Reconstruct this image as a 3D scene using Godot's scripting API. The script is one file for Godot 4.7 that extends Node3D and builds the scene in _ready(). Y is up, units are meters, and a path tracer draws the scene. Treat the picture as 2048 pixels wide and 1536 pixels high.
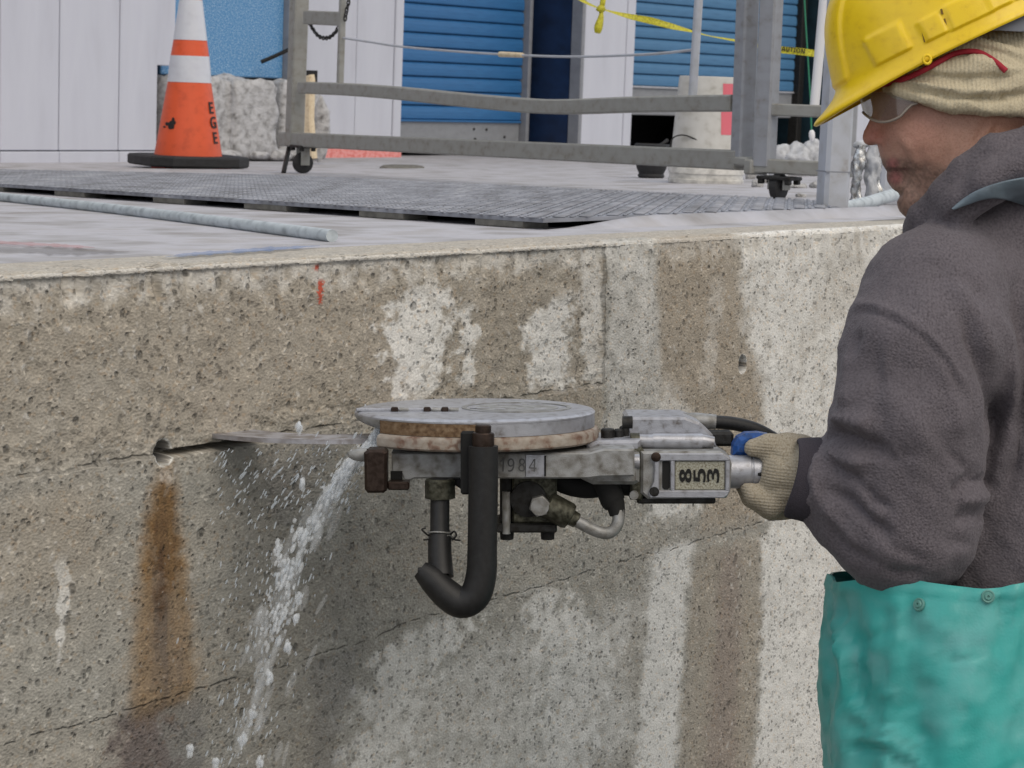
extends Node3D
# A worker cuts into a concrete dock wall with a hydraulic ring saw; behind him the dock deck, gates and a warehouse front.
# The view of the camera is described in pixels of a 2048 x 1536 frame: at(), on_wall(), on_deck() ... turn a pixel into a point on a real surface.

const F := 4500.0
var cb: Basis
var co: Vector3
var dock: Transform3D      # x along the wall, y up, z out of the wall; origin on the top edge of the wall
var deck_n: Vector3
const DECK_FALL := 0.03
var M := {}
var names := {}
var rng := RandomNumberGenerator.new()


# ---------------------------------------------------------------- meshes
class B:
	var v := PackedVector3Array()
	var n := PackedVector3Array()
	var c := PackedColorArray()
	var uv := PackedVector2Array()
	var ix := PackedInt32Array()
	var col := Color.WHITE

	func face(p: Array, ref: Vector3) -> void:
		var mid := Vector3.ZERO
		for q in p:
			mid += q
		mid /= p.size()
		var nn := Vector3.ZERO
		for k in p.size():
			nn += (p[(k + 1) % p.size()] - mid).cross(p[k] - mid)
		nn = nn.normalized()
		var flip := nn.dot(mid - ref) < 0.0
		if flip:
			nn = -nn
		var s := v.size()
		for q in p:
			v.append(q); n.append(nn); c.append(col)
		for k in range(1, p.size() - 1):
			if flip:
				ix.append(s); ix.append(s + k + 1); ix.append(s + k)
			else:
				ix.append(s); ix.append(s + k); ix.append(s + k + 1)

	# rows of points, smooth; outward from the middle of each row, or towards hint
	func grid(rows: Array, wrap := true, hint = null) -> void:
		var s := v.size()
		var w: int = rows[0].size()
		var h := rows.size()
		for r in rows:
			v.append_array(r)
		var nn := PackedVector3Array()
		nn.resize(w * h)
		var t := PackedInt32Array()
		for r in h - 1:
			for k in (w if wrap else w - 1):
				var k2 := (k + 1) % w
				for tri in [[r * w + k, r * w + k2, r * w + w + k2], [r * w + k, r * w + w + k2, r * w + w + k]]:
					var a := v[s + tri[0]]
					var m := (v[s + tri[2]] - a).cross(v[s + tri[1]] - a)
					for q in tri:
						nn[q] += m
						t.append(q)
		var sum := 0.0
		for r in h:
			var mid := Vector3.ZERO
			if hint == null:
				for k in w:
					mid += rows[r][k]
				mid /= w
			for k in w:
				sum += nn[r * w + k].dot(rows[r][k] - mid if hint == null else hint)
		var sg := -1.0 if sum < 0.0 else 1.0
		for q in nn:
			n.append((q * sg).normalized() if q.length_squared() > 1e-24 else Vector3.UP)
			c.append(col)
		for k in range(0, t.size(), 3):
			ix.append(s + t[k])
			if sg < 0.0:
				ix.append(s + t[k + 2]); ix.append(s + t[k + 1])
			else:
				ix.append(s + t[k + 1]); ix.append(s + t[k + 2])

	func tube(p: Array, rad, sides := 10, caps := true) -> void:
		var rows := []
		var t0: Vector3 = (p[1] - p[0]).normalized()
		var a := t0.cross(Vector3.UP if absf(t0.y) < 0.9 else Vector3.RIGHT).normalized()
		for k in p.size():
			var t: Vector3 = (p[mini(k + 1, p.size() - 1)] - p[maxi(k - 1, 0)]).normalized()
			a = (a - t * a.dot(t)).normalized()
			var b := t.cross(a)
			var r: float = rad[k] if rad is Array else rad
			var row := PackedVector3Array()
			for j in sides:
				var f := TAU * j / sides
				row.append(p[k] + (a * cos(f) + b * sin(f)) * r)
			rows.append(row)
		grid(rows)
		if caps:
			face(Array(rows[0]), p[1])
			face(Array(rows[-1]), p[-2])

	# square or rectangular bar along a path; up is the way the second side lies
	func bar(p: Array, wide: float, high: float, up: Vector3, bevel := 0.0) -> void:
		var rings := []
		for k in p.size():
			var t: Vector3 = (p[mini(k + 1, p.size() - 1)] - p[maxi(k - 1, 0)]).normalized()
			var side := t.cross(up).normalized()
			var u := side.cross(t)
			var ring := []
			var bw := wide / 2 - bevel
			var bh := high / 2 - bevel
			if bevel > 0.0:
				for q in [[1, 0, 1, 1], [0, 1, 1, 1], [0, 1, -1, 1], [1, 0, -1, 1], [1, 0, -1, -1], [0, 1, -1, -1], [0, 1, 1, -1], [1, 0, 1, -1]]:
					ring.append(p[k] + side * q[2] * (bw + bevel * q[0]) + u * q[3] * (bh + bevel * q[1]))
			else:
				for q in [[1, 1], [-1, 1], [-1, -1], [1, -1]]:
					ring.append(p[k] + side * q[0] * bw + u * q[1] * bh)
			rings.append(ring)
		for k in p.size() - 1:
			var m: int = rings[k].size()
			for j in m:
				face([rings[k][j], rings[k][(j + 1) % m], rings[k + 1][(j + 1) % m], rings[k + 1][j]], (p[k] + p[k + 1]) / 2)
		face(rings[0], p[1])
		face(rings[-1], p[-2])

	func box(x: Transform3D, size: Vector3, bevel := 0.0) -> void:
		var h := size / 2
		var o := x.origin
		if bevel <= 0.0:
			for ax in 3:
				for sg in [-1.0, 1.0]:
					var q := []
					for e in [[-1, -1], [1, -1], [1, 1], [-1, 1]]:
						var d := Vector3.ZERO
						d[ax] = sg * h[ax]; d[(ax + 1) % 3] = e[0] * h[(ax + 1) % 3]; d[(ax + 2) % 3] = e[1] * h[(ax + 2) % 3]
						q.append(x * d)
					face(q, o)
			return
		for ax in 3:
			var b1 := (ax + 1) % 3
			var b2 := (ax + 2) % 3
			for sg in [-1.0, 1.0]:
				var q := []
				for e in [[-1, -1], [1, -1], [1, 1], [-1, 1]]:
					var d := Vector3.ZERO
					d[ax] = sg * h[ax]; d[b1] = e[0] * (h[b1] - bevel); d[b2] = e[1] * (h[b2] - bevel)
					q.append(x * d)
				face(q, o)
				for s2 in [-1.0, 1.0]:
					var e2 := []
					for e in [-1.0, 1.0]:
						var d := Vector3.ZERO
						d[b1] = sg * h[b1]; d[b2] = s2 * (h[b2] - bevel); d[ax] = e * (h[ax] - bevel)
						e2.append(x * d)
					for e in [1.0, -1.0]:
						var d := Vector3.ZERO
						d[b1] = sg * (h[b1] - bevel); d[b2] = s2 * h[b2]; d[ax] = e * (h[ax] - bevel)
						e2.append(x * d)
					face(e2, o)
		for sx in [-1.0, 1.0]:
			for sy in [-1.0, 1.0]:
				for sz in [-1.0, 1.0]:
					var q := []
					for ax in 3:
						var d := Vector3(sx * (h.x - bevel), sy * (h.y - bevel), sz * (h.z - bevel))
						d[ax] += signf(d[ax]) * bevel
						q.append(x * d)
					face(q, o)

	# profile of [radius, y] turned about the y axis of x; corners sharper than 35 degrees stay sharp
	func lathe(x: Transform3D, prof: Array, segs := 32, a0 := 0.0, a1 := TAU) -> void:
		var full := absf(a1 - a0 - TAU) < 0.001
		var run := []
		for k in prof.size():
			run.append(prof[k])
			var last := k == prof.size() - 1
			var sharp := false
			if k > 0 and not last:
				var p := Vector2(prof[k][0] - prof[k - 1][0], prof[k][1] - prof[k - 1][1])
				var q := Vector2(prof[k + 1][0] - prof[k][0], prof[k + 1][1] - prof[k][1])
				sharp = absf(p.angle_to(q)) > 0.6
			if (sharp or last) and run.size() > 1:
				var rows := []
				for e in run:
					var row := PackedVector3Array()
					for j in (segs if full else segs + 1):
						var f := a0 + (a1 - a0) * j / segs
						row.append(x * Vector3(e[0] * cos(f), e[1], e[0] * sin(f)))
					rows.append(row)
				# which way is out: to the right of the profile's direction
				var a: Array = run[0]
				var b: Array = run[-1]
				var mid := (a0 + a1) / 2 if not full else 0.0
				var out := Vector2(b[1] - a[1], -(b[0] - a[0]))
				var s := ix.size()
				grid(rows, full, x.basis * Vector3(cos(mid), 0, sin(mid)))
				# turn the patch if its first normal disagrees
				var k0: int = n.size() - rows.size() * rows[0].size()
				var want := x.basis * Vector3(out.x, out.y, 0)
				var j0 := k0
				if not full:
					j0 = k0 + segs / 2
					want = x.basis * Vector3(out.x * cos(mid), out.y, out.x * sin(mid))
				var ok := n[j0].dot(want) + n[j0 + (rows.size() - 1) * rows[0].size()].dot(want) >= 0.0
				if not ok:
					for q in range(k0, n.size()):
						n[q] = -n[q]
					for q in range(s, ix.size(), 3):
						var tmp := ix[q + 1]
						ix[q + 1] = ix[q + 2]; ix[q + 2] = tmp
				run = [prof[k]]

	# outline in the xy plane of x, from z0 to z1, its front and back edges chamfered
	func prism(x: Transform3D, poly: PackedVector2Array, z0: float, z1: float, bevel := 0.0) -> void:
		if Geometry2D.is_polygon_clockwise(poly):
			poly = poly.duplicate()
			poly.reverse()
		var m := poly.size()
		var inner := PackedVector2Array()
		for k in m:
			var p := poly[(k + m - 1) % m]
			var q := poly[k]
			var r := poly[(k + 1) % m]
			var n1 := (q - p).normalized().orthogonal()
			var n2 := (r - q).normalized().orthogonal()
			var nn := (n1 + n2).normalized()
			inner.append(q + nn * bevel / maxf(nn.dot(n1), 0.4))
		if bevel > 0.0 and Geometry2D.is_point_in_polygon(inner[0], poly) == false:
			for k in m:
				inner[k] = poly[k] * 2.0 - inner[k]
		var tri := Geometry2D.triangulate_polygon(inner)
		for sg in [0, 1]:
			var z := z1 if sg else z0
			var nn := (x.basis * Vector3(0, 0, 1 if sg else -1)).normalized()
			var s := v.size()
			for q in inner:
				v.append(x * Vector3(q.x, q.y, z)); n.append(nn); c.append(col)
			for k in range(0, tri.size(), 3):
				var a := v[s + tri[k]]
				if (v[s + tri[k + 2]] - a).cross(v[s + tri[k + 1]] - a).dot(nn) > 0.0:
					ix.append(s + tri[k]); ix.append(s + tri[k + 1]); ix.append(s + tri[k + 2])
				else:
					ix.append(s + tri[k]); ix.append(s + tri[k + 2]); ix.append(s + tri[k + 1])
		for k in m:
			var k2 := (k + 1) % m
			var out3 := (poly[k2] - poly[k]).orthogonal()
			var mid2 := (poly[k] + poly[k2]) / 2
			if Geometry2D.is_point_in_polygon(mid2 + out3.normalized() * 1e-4, poly):
				out3 = -out3
			var ref := x * Vector3(mid2.x - out3.x, mid2.y - out3.y, (z0 + z1) / 2)
			face([x * Vector3(poly[k].x, poly[k].y, z0 + bevel), x * Vector3(poly[k2].x, poly[k2].y, z0 + bevel), x * Vector3(poly[k2].x, poly[k2].y, z1 - bevel), x * Vector3(poly[k].x, poly[k].y, z1 - bevel)], ref)
			if bevel > 0.0:
				face([x * Vector3(poly[k].x, poly[k].y, z1 - bevel), x * Vector3(poly[k2].x, poly[k2].y, z1 - bevel), x * Vector3(inner[k2].x, inner[k2].y, z1), x * Vector3(inner[k].x, inner[k].y, z1)], ref)
				face([x * Vector3(poly[k].x, poly[k].y, z0 + bevel), x * Vector3(poly[k2].x, poly[k2].y, z0 + bevel), x * Vector3(inner[k2].x, inner[k2].y, z0), x * Vector3(inner[k].x, inner[k].y, z0)], ref)

	# a lump: an ellipsoid pushed about by noise
	func blob(x: Transform3D, rad: Vector3, noise: FastNoiseLite, amp: float, segs := 14, square := 1.0) -> void:
		var rows := []
		var h := segs / 2 + 1
		for r in h + 1:
			var la := PI * r / h - PI / 2
			var row := PackedVector3Array()
			for k in segs:
				var lo := TAU * k / segs
				var d := Vector3(cos(la) * cos(lo), sin(la), cos(la) * sin(lo))
				if square != 1.0:
					var m := maxf(absf(d.x), maxf(absf(d.y), absf(d.z)))
					d = d.lerp(d / m, square - 1.0)
				var p := x * (d * rad)
				var f := 1.0 + amp * noise.get_noise_3dv(p) if noise else 1.0
				row.append(x * (d * rad * f))
			rows.append(row)
		grid(rows)

	func join(o: B, x := Transform3D()) -> void:
		var s := v.size()
		for q in o.v:
			v.append(x * q)
		for q in o.n:
			n.append((x.basis * q).normalized())
		c.append_array(o.c)
		for q in o.ix:
			ix.append(s + q)

	func mesh(inv: Transform3D, mat: Material) -> ArrayMesh:
		var a := []
		a.resize(Mesh.ARRAY_MAX)
		var vv := PackedVector3Array()
		vv.resize(v.size())
		var nn := PackedVector3Array()
		nn.resize(v.size())
		for k in v.size():
			vv[k] = inv * v[k]
			nn[k] = (inv.basis * n[k]).normalized()
		a[Mesh.ARRAY_VERTEX] = vv
		a[Mesh.ARRAY_NORMAL] = nn
		a[Mesh.ARRAY_INDEX] = ix
		a[Mesh.ARRAY_COLOR] = c
		if uv.size() == v.size():
			a[Mesh.ARRAY_TEX_UV] = uv
		var m := ArrayMesh.new()
		m.add_surface_from_arrays(Mesh.PRIMITIVE_TRIANGLES, a)
		m.surface_set_material(0, mat)
		return m


# ---------------------------------------------------------------- soft solids: capsules and ellipsoids joined by a smooth minimum, meshed as surface nets
class Field:
	var t := PackedInt32Array()
	var a := PackedVector3Array()
	var d := PackedVector3Array()
	var il := PackedFloat32Array()
	var ra := PackedFloat32Array()
	var rb := PackedFloat32Array()
	var k := PackedFloat32Array()
	var bi: Array[Basis] = []
	var all := PackedInt32Array()

	func put(type: int, p: Vector3, q: Vector3, r1: float, r2: float, soft: float, b: Basis) -> void:
		all.append(t.size())
		t.append(type); a.append(p); d.append(q - p); il.append(1.0 / maxf((q - p).length_squared(), 1e-9)); ra.append(r1); rb.append(r2); k.append(maxf(soft, 1e-4)); bi.append(b)

	func cap(p: Vector3, q: Vector3, r1: float, r2: float, soft := 0.02) -> void:
		put(0, p, q, r1, r2, soft, Basis())

	func ell(p: Vector3, b: Basis, r: Vector3, soft := 0.02) -> void:
		put(1, p, p, minf(r.x, minf(r.y, r.z)), 0, soft, b.scaled_local(r).inverse())

	func cut(p: Vector3, q: Vector3, r1: float, r2: float, soft := 0.004) -> void:
		put(2, p, q, r1, r2, soft, Basis())

	func one(i: int, p: Vector3) -> float:
		var pa := p - a[i]
		if t[i] == 1:
			var q := bi[i] * pa
			var k0 := q.length()
			var g := bi[i].transposed() * q
			return k0 * (k0 - 1.0) / maxf(g.length(), 1e-5)
		var h := clampf(pa.dot(d[i]) * il[i], 0.0, 1.0)
		return (pa - d[i] * h).length() - (ra[i] + (rb[i] - ra[i]) * h)

	func eval(p: Vector3, ids: PackedInt32Array) -> float:
		var r := 1000.0
		for i in ids:
			var e := one(i, p)
			var kk := k[i]
			if t[i] == 2:
				e = -e
				var h := maxf(kk - absf(r - e), 0.0) / kk
				r = maxf(r, e) + h * h * kk * 0.25
			else:
				var h := maxf(kk - absf(r - e), 0.0) / kk
				r = minf(r, e) - h * h * kk * 0.25
		return r

	func near(p: Vector3, reach: float) -> PackedInt32Array:
		var e := PackedFloat32Array()
		var low := 1000.0
		for i in t.size():
			var x := one(i, p)
			e.append(x)
			if t[i] != 2:
				low = minf(low, x)
		var out := PackedInt32Array()
		for i in t.size():
			if (t[i] == 2 and e[i] < reach * 2.0 + k[i]) or (t[i] != 2 and e[i] < maxf(low, 0.0) + reach * 2.5 + 2.0 * k[i]):
				out.append(i)
		return out

	func hit(o: Vector3, r: Vector3, from: float, to: float) -> Vector3:
		var x := from
		while x < to:
			var e := eval(o + r * x, all)
			if e < 0.0006:
				break
			x += maxf(e * 0.6, 0.0005)
		return o + r * x

	func nets(lo: Vector3, hi: Vector3, cell: float) -> B:
		var bs := 5
		var nb := Vector3i(((hi - lo) / (cell * bs)).ceil())
		var nx := nb.x * bs + 1
		var ny := nb.y * bs + 1
		var nz := nb.z * bs + 1
		var val := PackedFloat32Array()
		val.resize(nx * ny * nz)
		val.fill(1000.0)
		var done := PackedByteArray()
		done.resize(nx * ny * nz)
		var act := []
		var half := cell * bs * 0.5
		var reach := half * 1.7321
		for bz in nb.z:
			for by in nb.y:
				for bx in nb.x:
					var mid := lo + Vector3(bx, by, bz) * cell * bs + Vector3.ONE * half
					var ids := near(mid, reach)
					if ids.is_empty():
						continue
					var e := eval(mid, ids)
					if absf(e) > reach * 1.6:
						if e < 0.0:
							for z in bs + 1:
								for y in bs + 1:
									for x in bs + 1:
										var g := bx * bs + x + nx * (by * bs + y + ny * (bz * bs + z))
										if not done[g]:
											val[g] = -1000.0
						continue
					act.append(Vector3i(bx, by, bz))
					for z in bs + 1:
						for y in bs + 1:
							var g := bx * bs + nx * (by * bs + y + ny * (bz * bs + z))
							for x in bs + 1:
								if not done[g + x]:
									done[g + x] = 1
									val[g + x] = eval(lo + Vector3(bx * bs + x, by * bs + y, bz * bs + z) * cell, ids)
		var vert := PackedInt32Array()
		vert.resize(nx * ny * nz)
		vert.fill(-1)
		var out := B.new()
		var off := [0, 1, nx, nx + 1, nx * ny, nx * ny + 1, nx * ny + nx, nx * ny + nx + 1]
		var edge := [[0, 1], [2, 3], [4, 5], [6, 7], [0, 2], [1, 3], [4, 6], [5, 7], [0, 4], [1, 5], [2, 6], [3, 7]]
		var at8 := [Vector3(0, 0, 0), Vector3(1, 0, 0), Vector3(0, 1, 0), Vector3(1, 1, 0), Vector3(0, 0, 1), Vector3(1, 0, 1), Vector3(0, 1, 1), Vector3(1, 1, 1)]
		for b in act:
			for z in range(b.z * bs, b.z * bs + bs):
				for y in range(b.y * bs, b.y * bs + bs):
					for x in range(b.x * bs, b.x * bs + bs):
						var g: int = x + nx * (y + ny * z)
						var mask := 0
						for q in 8:
							if val[g + off[q]] < 0.0:
								mask |= 1 << q
						if mask == 0 or mask == 255:
							continue
						var sum := Vector3.ZERO
						var m := 0
						for ed in edge:
							var s0: bool = mask & (1 << ed[0]) != 0
							var s1: bool = mask & (1 << ed[1]) != 0
							if s0 != s1:
								var v0 := val[g + off[ed[0]]]
								var v1 := val[g + off[ed[1]]]
								sum += at8[ed[0]].lerp(at8[ed[1]], v0 / (v0 - v1))
								m += 1
						vert[g] = out.v.size()
						out.v.append(lo + (Vector3(x, y, z) + sum / m) * cell)
		out.n.resize(out.v.size())
		out.c.resize(out.v.size())
		out.c.fill(Color.WHITE)
		var st := [1, nx, nx * ny]
		for b in act:
			for z in range(b.z * bs, b.z * bs + bs):
				for y in range(b.y * bs, b.y * bs + bs):
					for x in range(b.x * bs, b.x * bs + bs):
						var g: int = x + nx * (y + ny * z)
						if vert[g] < 0:
							continue
						var inside := val[g] < 0.0
						for ax in 3:
							if (val[g + st[ax]] < 0.0) == inside:
								continue
							var u: int = st[(ax + 1) % 3]
							var w: int = st[(ax + 2) % 3]
							if g - u - w < 0:
								continue
							var p := [vert[g], vert[g - u], vert[g - u - w], vert[g - w]]
							if p.min() < 0:
								continue
							if inside:
								p.reverse()
							for tr in [[p[0], p[1], p[2]], [p[0], p[2], p[3]]]:
								var m: Vector3 = (out.v[tr[2]] - out.v[tr[0]]).cross(out.v[tr[1]] - out.v[tr[0]])
								for q in tr:
									out.n[q] += m
									out.ix.append(q)
		for q in out.n.size():
			out.n[q] = out.n[q].normalized()
		return out


func renormal(b: B) -> void:
	b.n.fill(Vector3.ZERO)
	for q in range(0, b.ix.size(), 3):
		var p := b.v[b.ix[q]]
		var m := (b.v[b.ix[q + 2]] - p).cross(b.v[b.ix[q + 1]] - p)
		for e in 3:
			b.n[b.ix[q + e]] += m
	for q in b.n.size():
		b.n[q] = b.n[q].normalized()


# ---------------------------------------------------------------- pixels and points
func ray(x: float, y: float) -> Vector3:
	return cb * Vector3((x - 1024.0) / F, (768.0 - y) / F, -1.0)

func at(x: float, y: float, d: float) -> Vector3:
	return co + ray(x, y) * d

func on_plane(x: float, y: float, o: Vector3, nn: Vector3) -> Vector3:
	var r := ray(x, y)
	return co + r * ((o - co).dot(nn) / r.dot(nn))

func on_wall(x: float, y: float) -> Vector3:
	return on_plane(x, y, dock.origin, dock.basis.z)

func on_deck(x: float, y: float) -> Vector3:
	return on_plane(x, y, dock.origin, deck_n)

func on_face(x: float, y: float, perp: float) -> Vector3:
	return on_plane(x, y, dock.origin - dock.basis.z * perp, dock.basis.z)

func px(p: Vector3) -> Vector2:
	var q := cb.inverse() * (p - co)
	return Vector2(1024.0 - q.x / q.z * F, 768.0 + q.y / q.z * F)

func depth_of(p: Vector3) -> float:
	return -(cb.inverse() * (p - co)).z

func dk(p: Vector3) -> Vector3:
	return dock.affine_inverse() * p

func deck_y(z: float) -> float:
	return DECK_FALL * z


# ---------------------------------------------------------------- objects
func numbered(called: String) -> String:
	if not names.has(called):
		names[called] = 0
		return called
	names[called] += 1
	return "%s_%03d" % [called, names[called]]

func thing(called: String, label: String, category: String, base: Vector3, turn := Basis(), group := "") -> Node3D:
	var o := Node3D.new()
	o.name = numbered(called)
	add_child(o)
	o.transform = Transform3D(turn, base)
	tag(o, label, category, group)
	return o

func tag(o: Node3D, label: String, category: String, group := "") -> void:
	o.set_meta("label", label)
	o.set_meta("category", category)
	if group:
		o.set_meta("group", group)

# the shape of b, given in world coordinates, as a part of parent
func part(called: String, b: B, mat: Material, parent: Node3D, label := "", kind := "") -> MeshInstance3D:
	var inv := Transform3D()
	var q: Node = parent
	var chain := Transform3D()
	while q != self:
		chain = q.transform * chain
		q = q.get_parent()
	inv = chain.affine_inverse()
	var o := MeshInstance3D.new()
	o.name = called if parent != self else numbered(called)
	o.mesh = b.mesh(inv, mat)
	parent.add_child(o, true)
	if label:
		o.set_meta("label", label)
	if kind:
		o.set_meta("kind", kind)
	return o

func struct(called: String, b: B, mat: Material) -> MeshInstance3D:
	return part(called, b, mat, self, "", "structure")

func lettering(called: String, text: String, high: float, x: Transform3D, mat: Material, parent: Node3D, bold := false, thick := 0.0008, mono := false) -> void:
	var t := TextMesh.new()
	var f := SystemFont.new()
	f.font_names = PackedStringArray(["Droid Sans Mono" if mono else "Droid Sans"])
	f.font_weight = 700 if bold else 400
	t.font = f
	t.text = text
	t.font_size = 64
	t.pixel_size = high / 46.0
	t.depth = thick
	t.curve_step = 1.0
	t.material = mat
	var o := MeshInstance3D.new()
	o.name = called
	o.mesh = t
	var chain := Transform3D()
	var q: Node = parent
	while q != self:
		chain = q.transform * chain
		q = q.get_parent()
	parent.add_child(o, true)
	o.transform = chain.affine_inverse() * x

func dbox(b: B, x0: float, x1: float, y0: float, y1: float, z0: float, z1: float, bevel := 0.0) -> void:
	b.box(dock * Transform3D(Basis(), Vector3((x0 + x1) / 2, (y0 + y1) / 2, (z0 + z1) / 2)), Vector3(absf(x1 - x0), absf(y1 - y0), absf(z1 - z0)), bevel)

func frame(o: Vector3, x: Vector3, y: Vector3) -> Transform3D:
	var z := x.cross(y).normalized()
	var xx := x.normalized()
	return Transform3D(Basis(xx, z.cross(xx), z), o)

func curve(p: Array, per := 6) -> Array:
	var out := []
	for k in p.size() - 1:
		var a: Vector3 = p[maxi(k - 1, 0)]
		var d: Vector3 = p[mini(k + 2, p.size() - 1)]
		for j in per:
			out.append(p[k].cubic_interpolate(p[k + 1], a, d, float(j) / per))
	out.append(p[-1])
	return out

func pts(l: Array, d: float) -> Array:
	var out := []
	for q in l:
		out.append(at(q[0], q[1], d if q.size() < 3 else q[2]))
	return out


# ---------------------------------------------------------------- materials
func ntex(sd: int, freq: float, oct: int, stops: Array, type := FastNoiseLite.TYPE_SIMPLEX_SMOOTH, size := 512) -> NoiseTexture2D:
	var f := FastNoiseLite.new()
	f.seed = sd
	f.noise_type = type
	f.frequency = freq
	f.fractal_octaves = oct
	if type == FastNoiseLite.TYPE_CELLULAR:
		f.fractal_type = FastNoiseLite.FRACTAL_NONE
	var t := NoiseTexture2D.new()
	t.width = size
	t.height = size
	t.seamless = true
	t.noise = f
	var g := Gradient.new()
	var offs := PackedFloat32Array()
	var cols := PackedColorArray()
	for s in stops:
		offs.append(s[0])
		cols.append(s[1] if s[1] is Color else Color(s[1], s[1], s[1]))
	g.offsets = offs
	g.colors = cols
	t.color_ramp = g
	return t

func mk(name_: String, color: Color, rough: float, metal := 0.0, tex: Texture2D = null, scale := 1.0, bump: Texture2D = null, depth := 0.1, world_ := false) -> StandardMaterial3D:
	var m := StandardMaterial3D.new()
	m.resource_name = name_
	m.albedo_color = color
	m.roughness = rough
	m.metallic = metal
	m.vertex_color_use_as_albedo = false
	if tex or bump:
		m.uv1_triplanar = true
		m.uv1_world_triplanar = world_
		m.uv1_scale = Vector3.ONE * scale
	if tex:
		m.albedo_texture = tex
	if bump:
		m.heightmap_enabled = true
		m.heightmap_texture = bump
		m.heightmap_scale = depth
	M[name_] = m
	return m

func s8(r: float, g: float, b: float) -> Color:
	return Color(r / 255.0, g / 255.0, b / 255.0)


# ---------------------------------------------------------------- the scene
func _ready() -> void:
	# camera
	var cam := Camera3D.new()
	cam.name = "camera"
	cam.keep_aspect = Camera3D.KEEP_HEIGHT
	cam.fov = rad_to_deg(2.0 * atan(768.0 / F))
	cam.near = 0.05
	cam.far = 400.0
	cam.position = Vector3(0, 1.62, 0)
	cam.basis = Basis(Vector3.RIGHT, deg_to_rad(-7.57)) * Basis(Vector3.BACK, deg_to_rad(2.1))
	var lens := CameraAttributesPhysical.new()
	lens.frustum_focal_length = 12.0 / (768.0 / F)
	lens.frustum_focus_distance = 2.62
	lens.exposure_aperture = 26.0
	lens.frustum_near = 0.05
	lens.frustum_far = 400.0
	cam.attributes = lens
	add_child(cam)
	cam.current = true
	cb = cam.basis
	co = cam.position
	# sky: bright thin overcast
	var sky := ProceduralSkyMaterial.new()
	sky.sky_top_color = Color(0.80, 0.825, 0.865)
	sky.sky_horizon_color = Color(0.88, 0.89, 0.905)
	sky.sky_curve = 0.2
	sky.ground_bottom_color = Color(0.36, 0.35, 0.34)
	sky.ground_horizon_color = Color(0.6, 0.6, 0.6)
	var env := Environment.new()
	env.background_mode = Environment.BG_SKY
	env.sky = Sky.new()
	env.sky.sky_material = sky
	env.background_energy_multiplier = 1.0
	env.tonemap_mode = Environment.TONE_MAPPER_LINEAR
	env.tonemap_exposure = 1.46
	env.sdfgi_enabled = true
	env.ssao_enabled = true
	env.ssil_enabled = true
	var we := WorldEnvironment.new()
	we.name = "environment"
	we.environment = env
	add_child(we)
	# sun: behind thin cloud, high, to the right of and behind the camera
	var sun := DirectionalLight3D.new()
	sun.name = "sun"
	sun.light_energy = 0.32
	sun.light_color = Color(1.0, 0.965, 0.92)
	sun.light_angular_distance = 45.0
	sun.shadow_enabled = true
	add_child(sun)
	sun.look_at_from_position(Vector3.ZERO, -Vector3(0.5, 1.1, 0.8))
	# the dock frame
	var az := deg_to_rad(37.9)
	var s := Vector3(sin(az), 0, -cos(az))
	dock = Transform3D(Basis(s, Vector3.UP, s.cross(Vector3.UP)), Vector3(0, 1.411, -2.96))
	deck_n = (Vector3.UP - DECK_FALL * dock.basis.z).normalized()
	rng.seed = 11
	materials()
	ground()
	dock_wall()
	deck()
	building()
	gates()
	deck_things()
	saw()
	water()
	worker()


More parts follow.
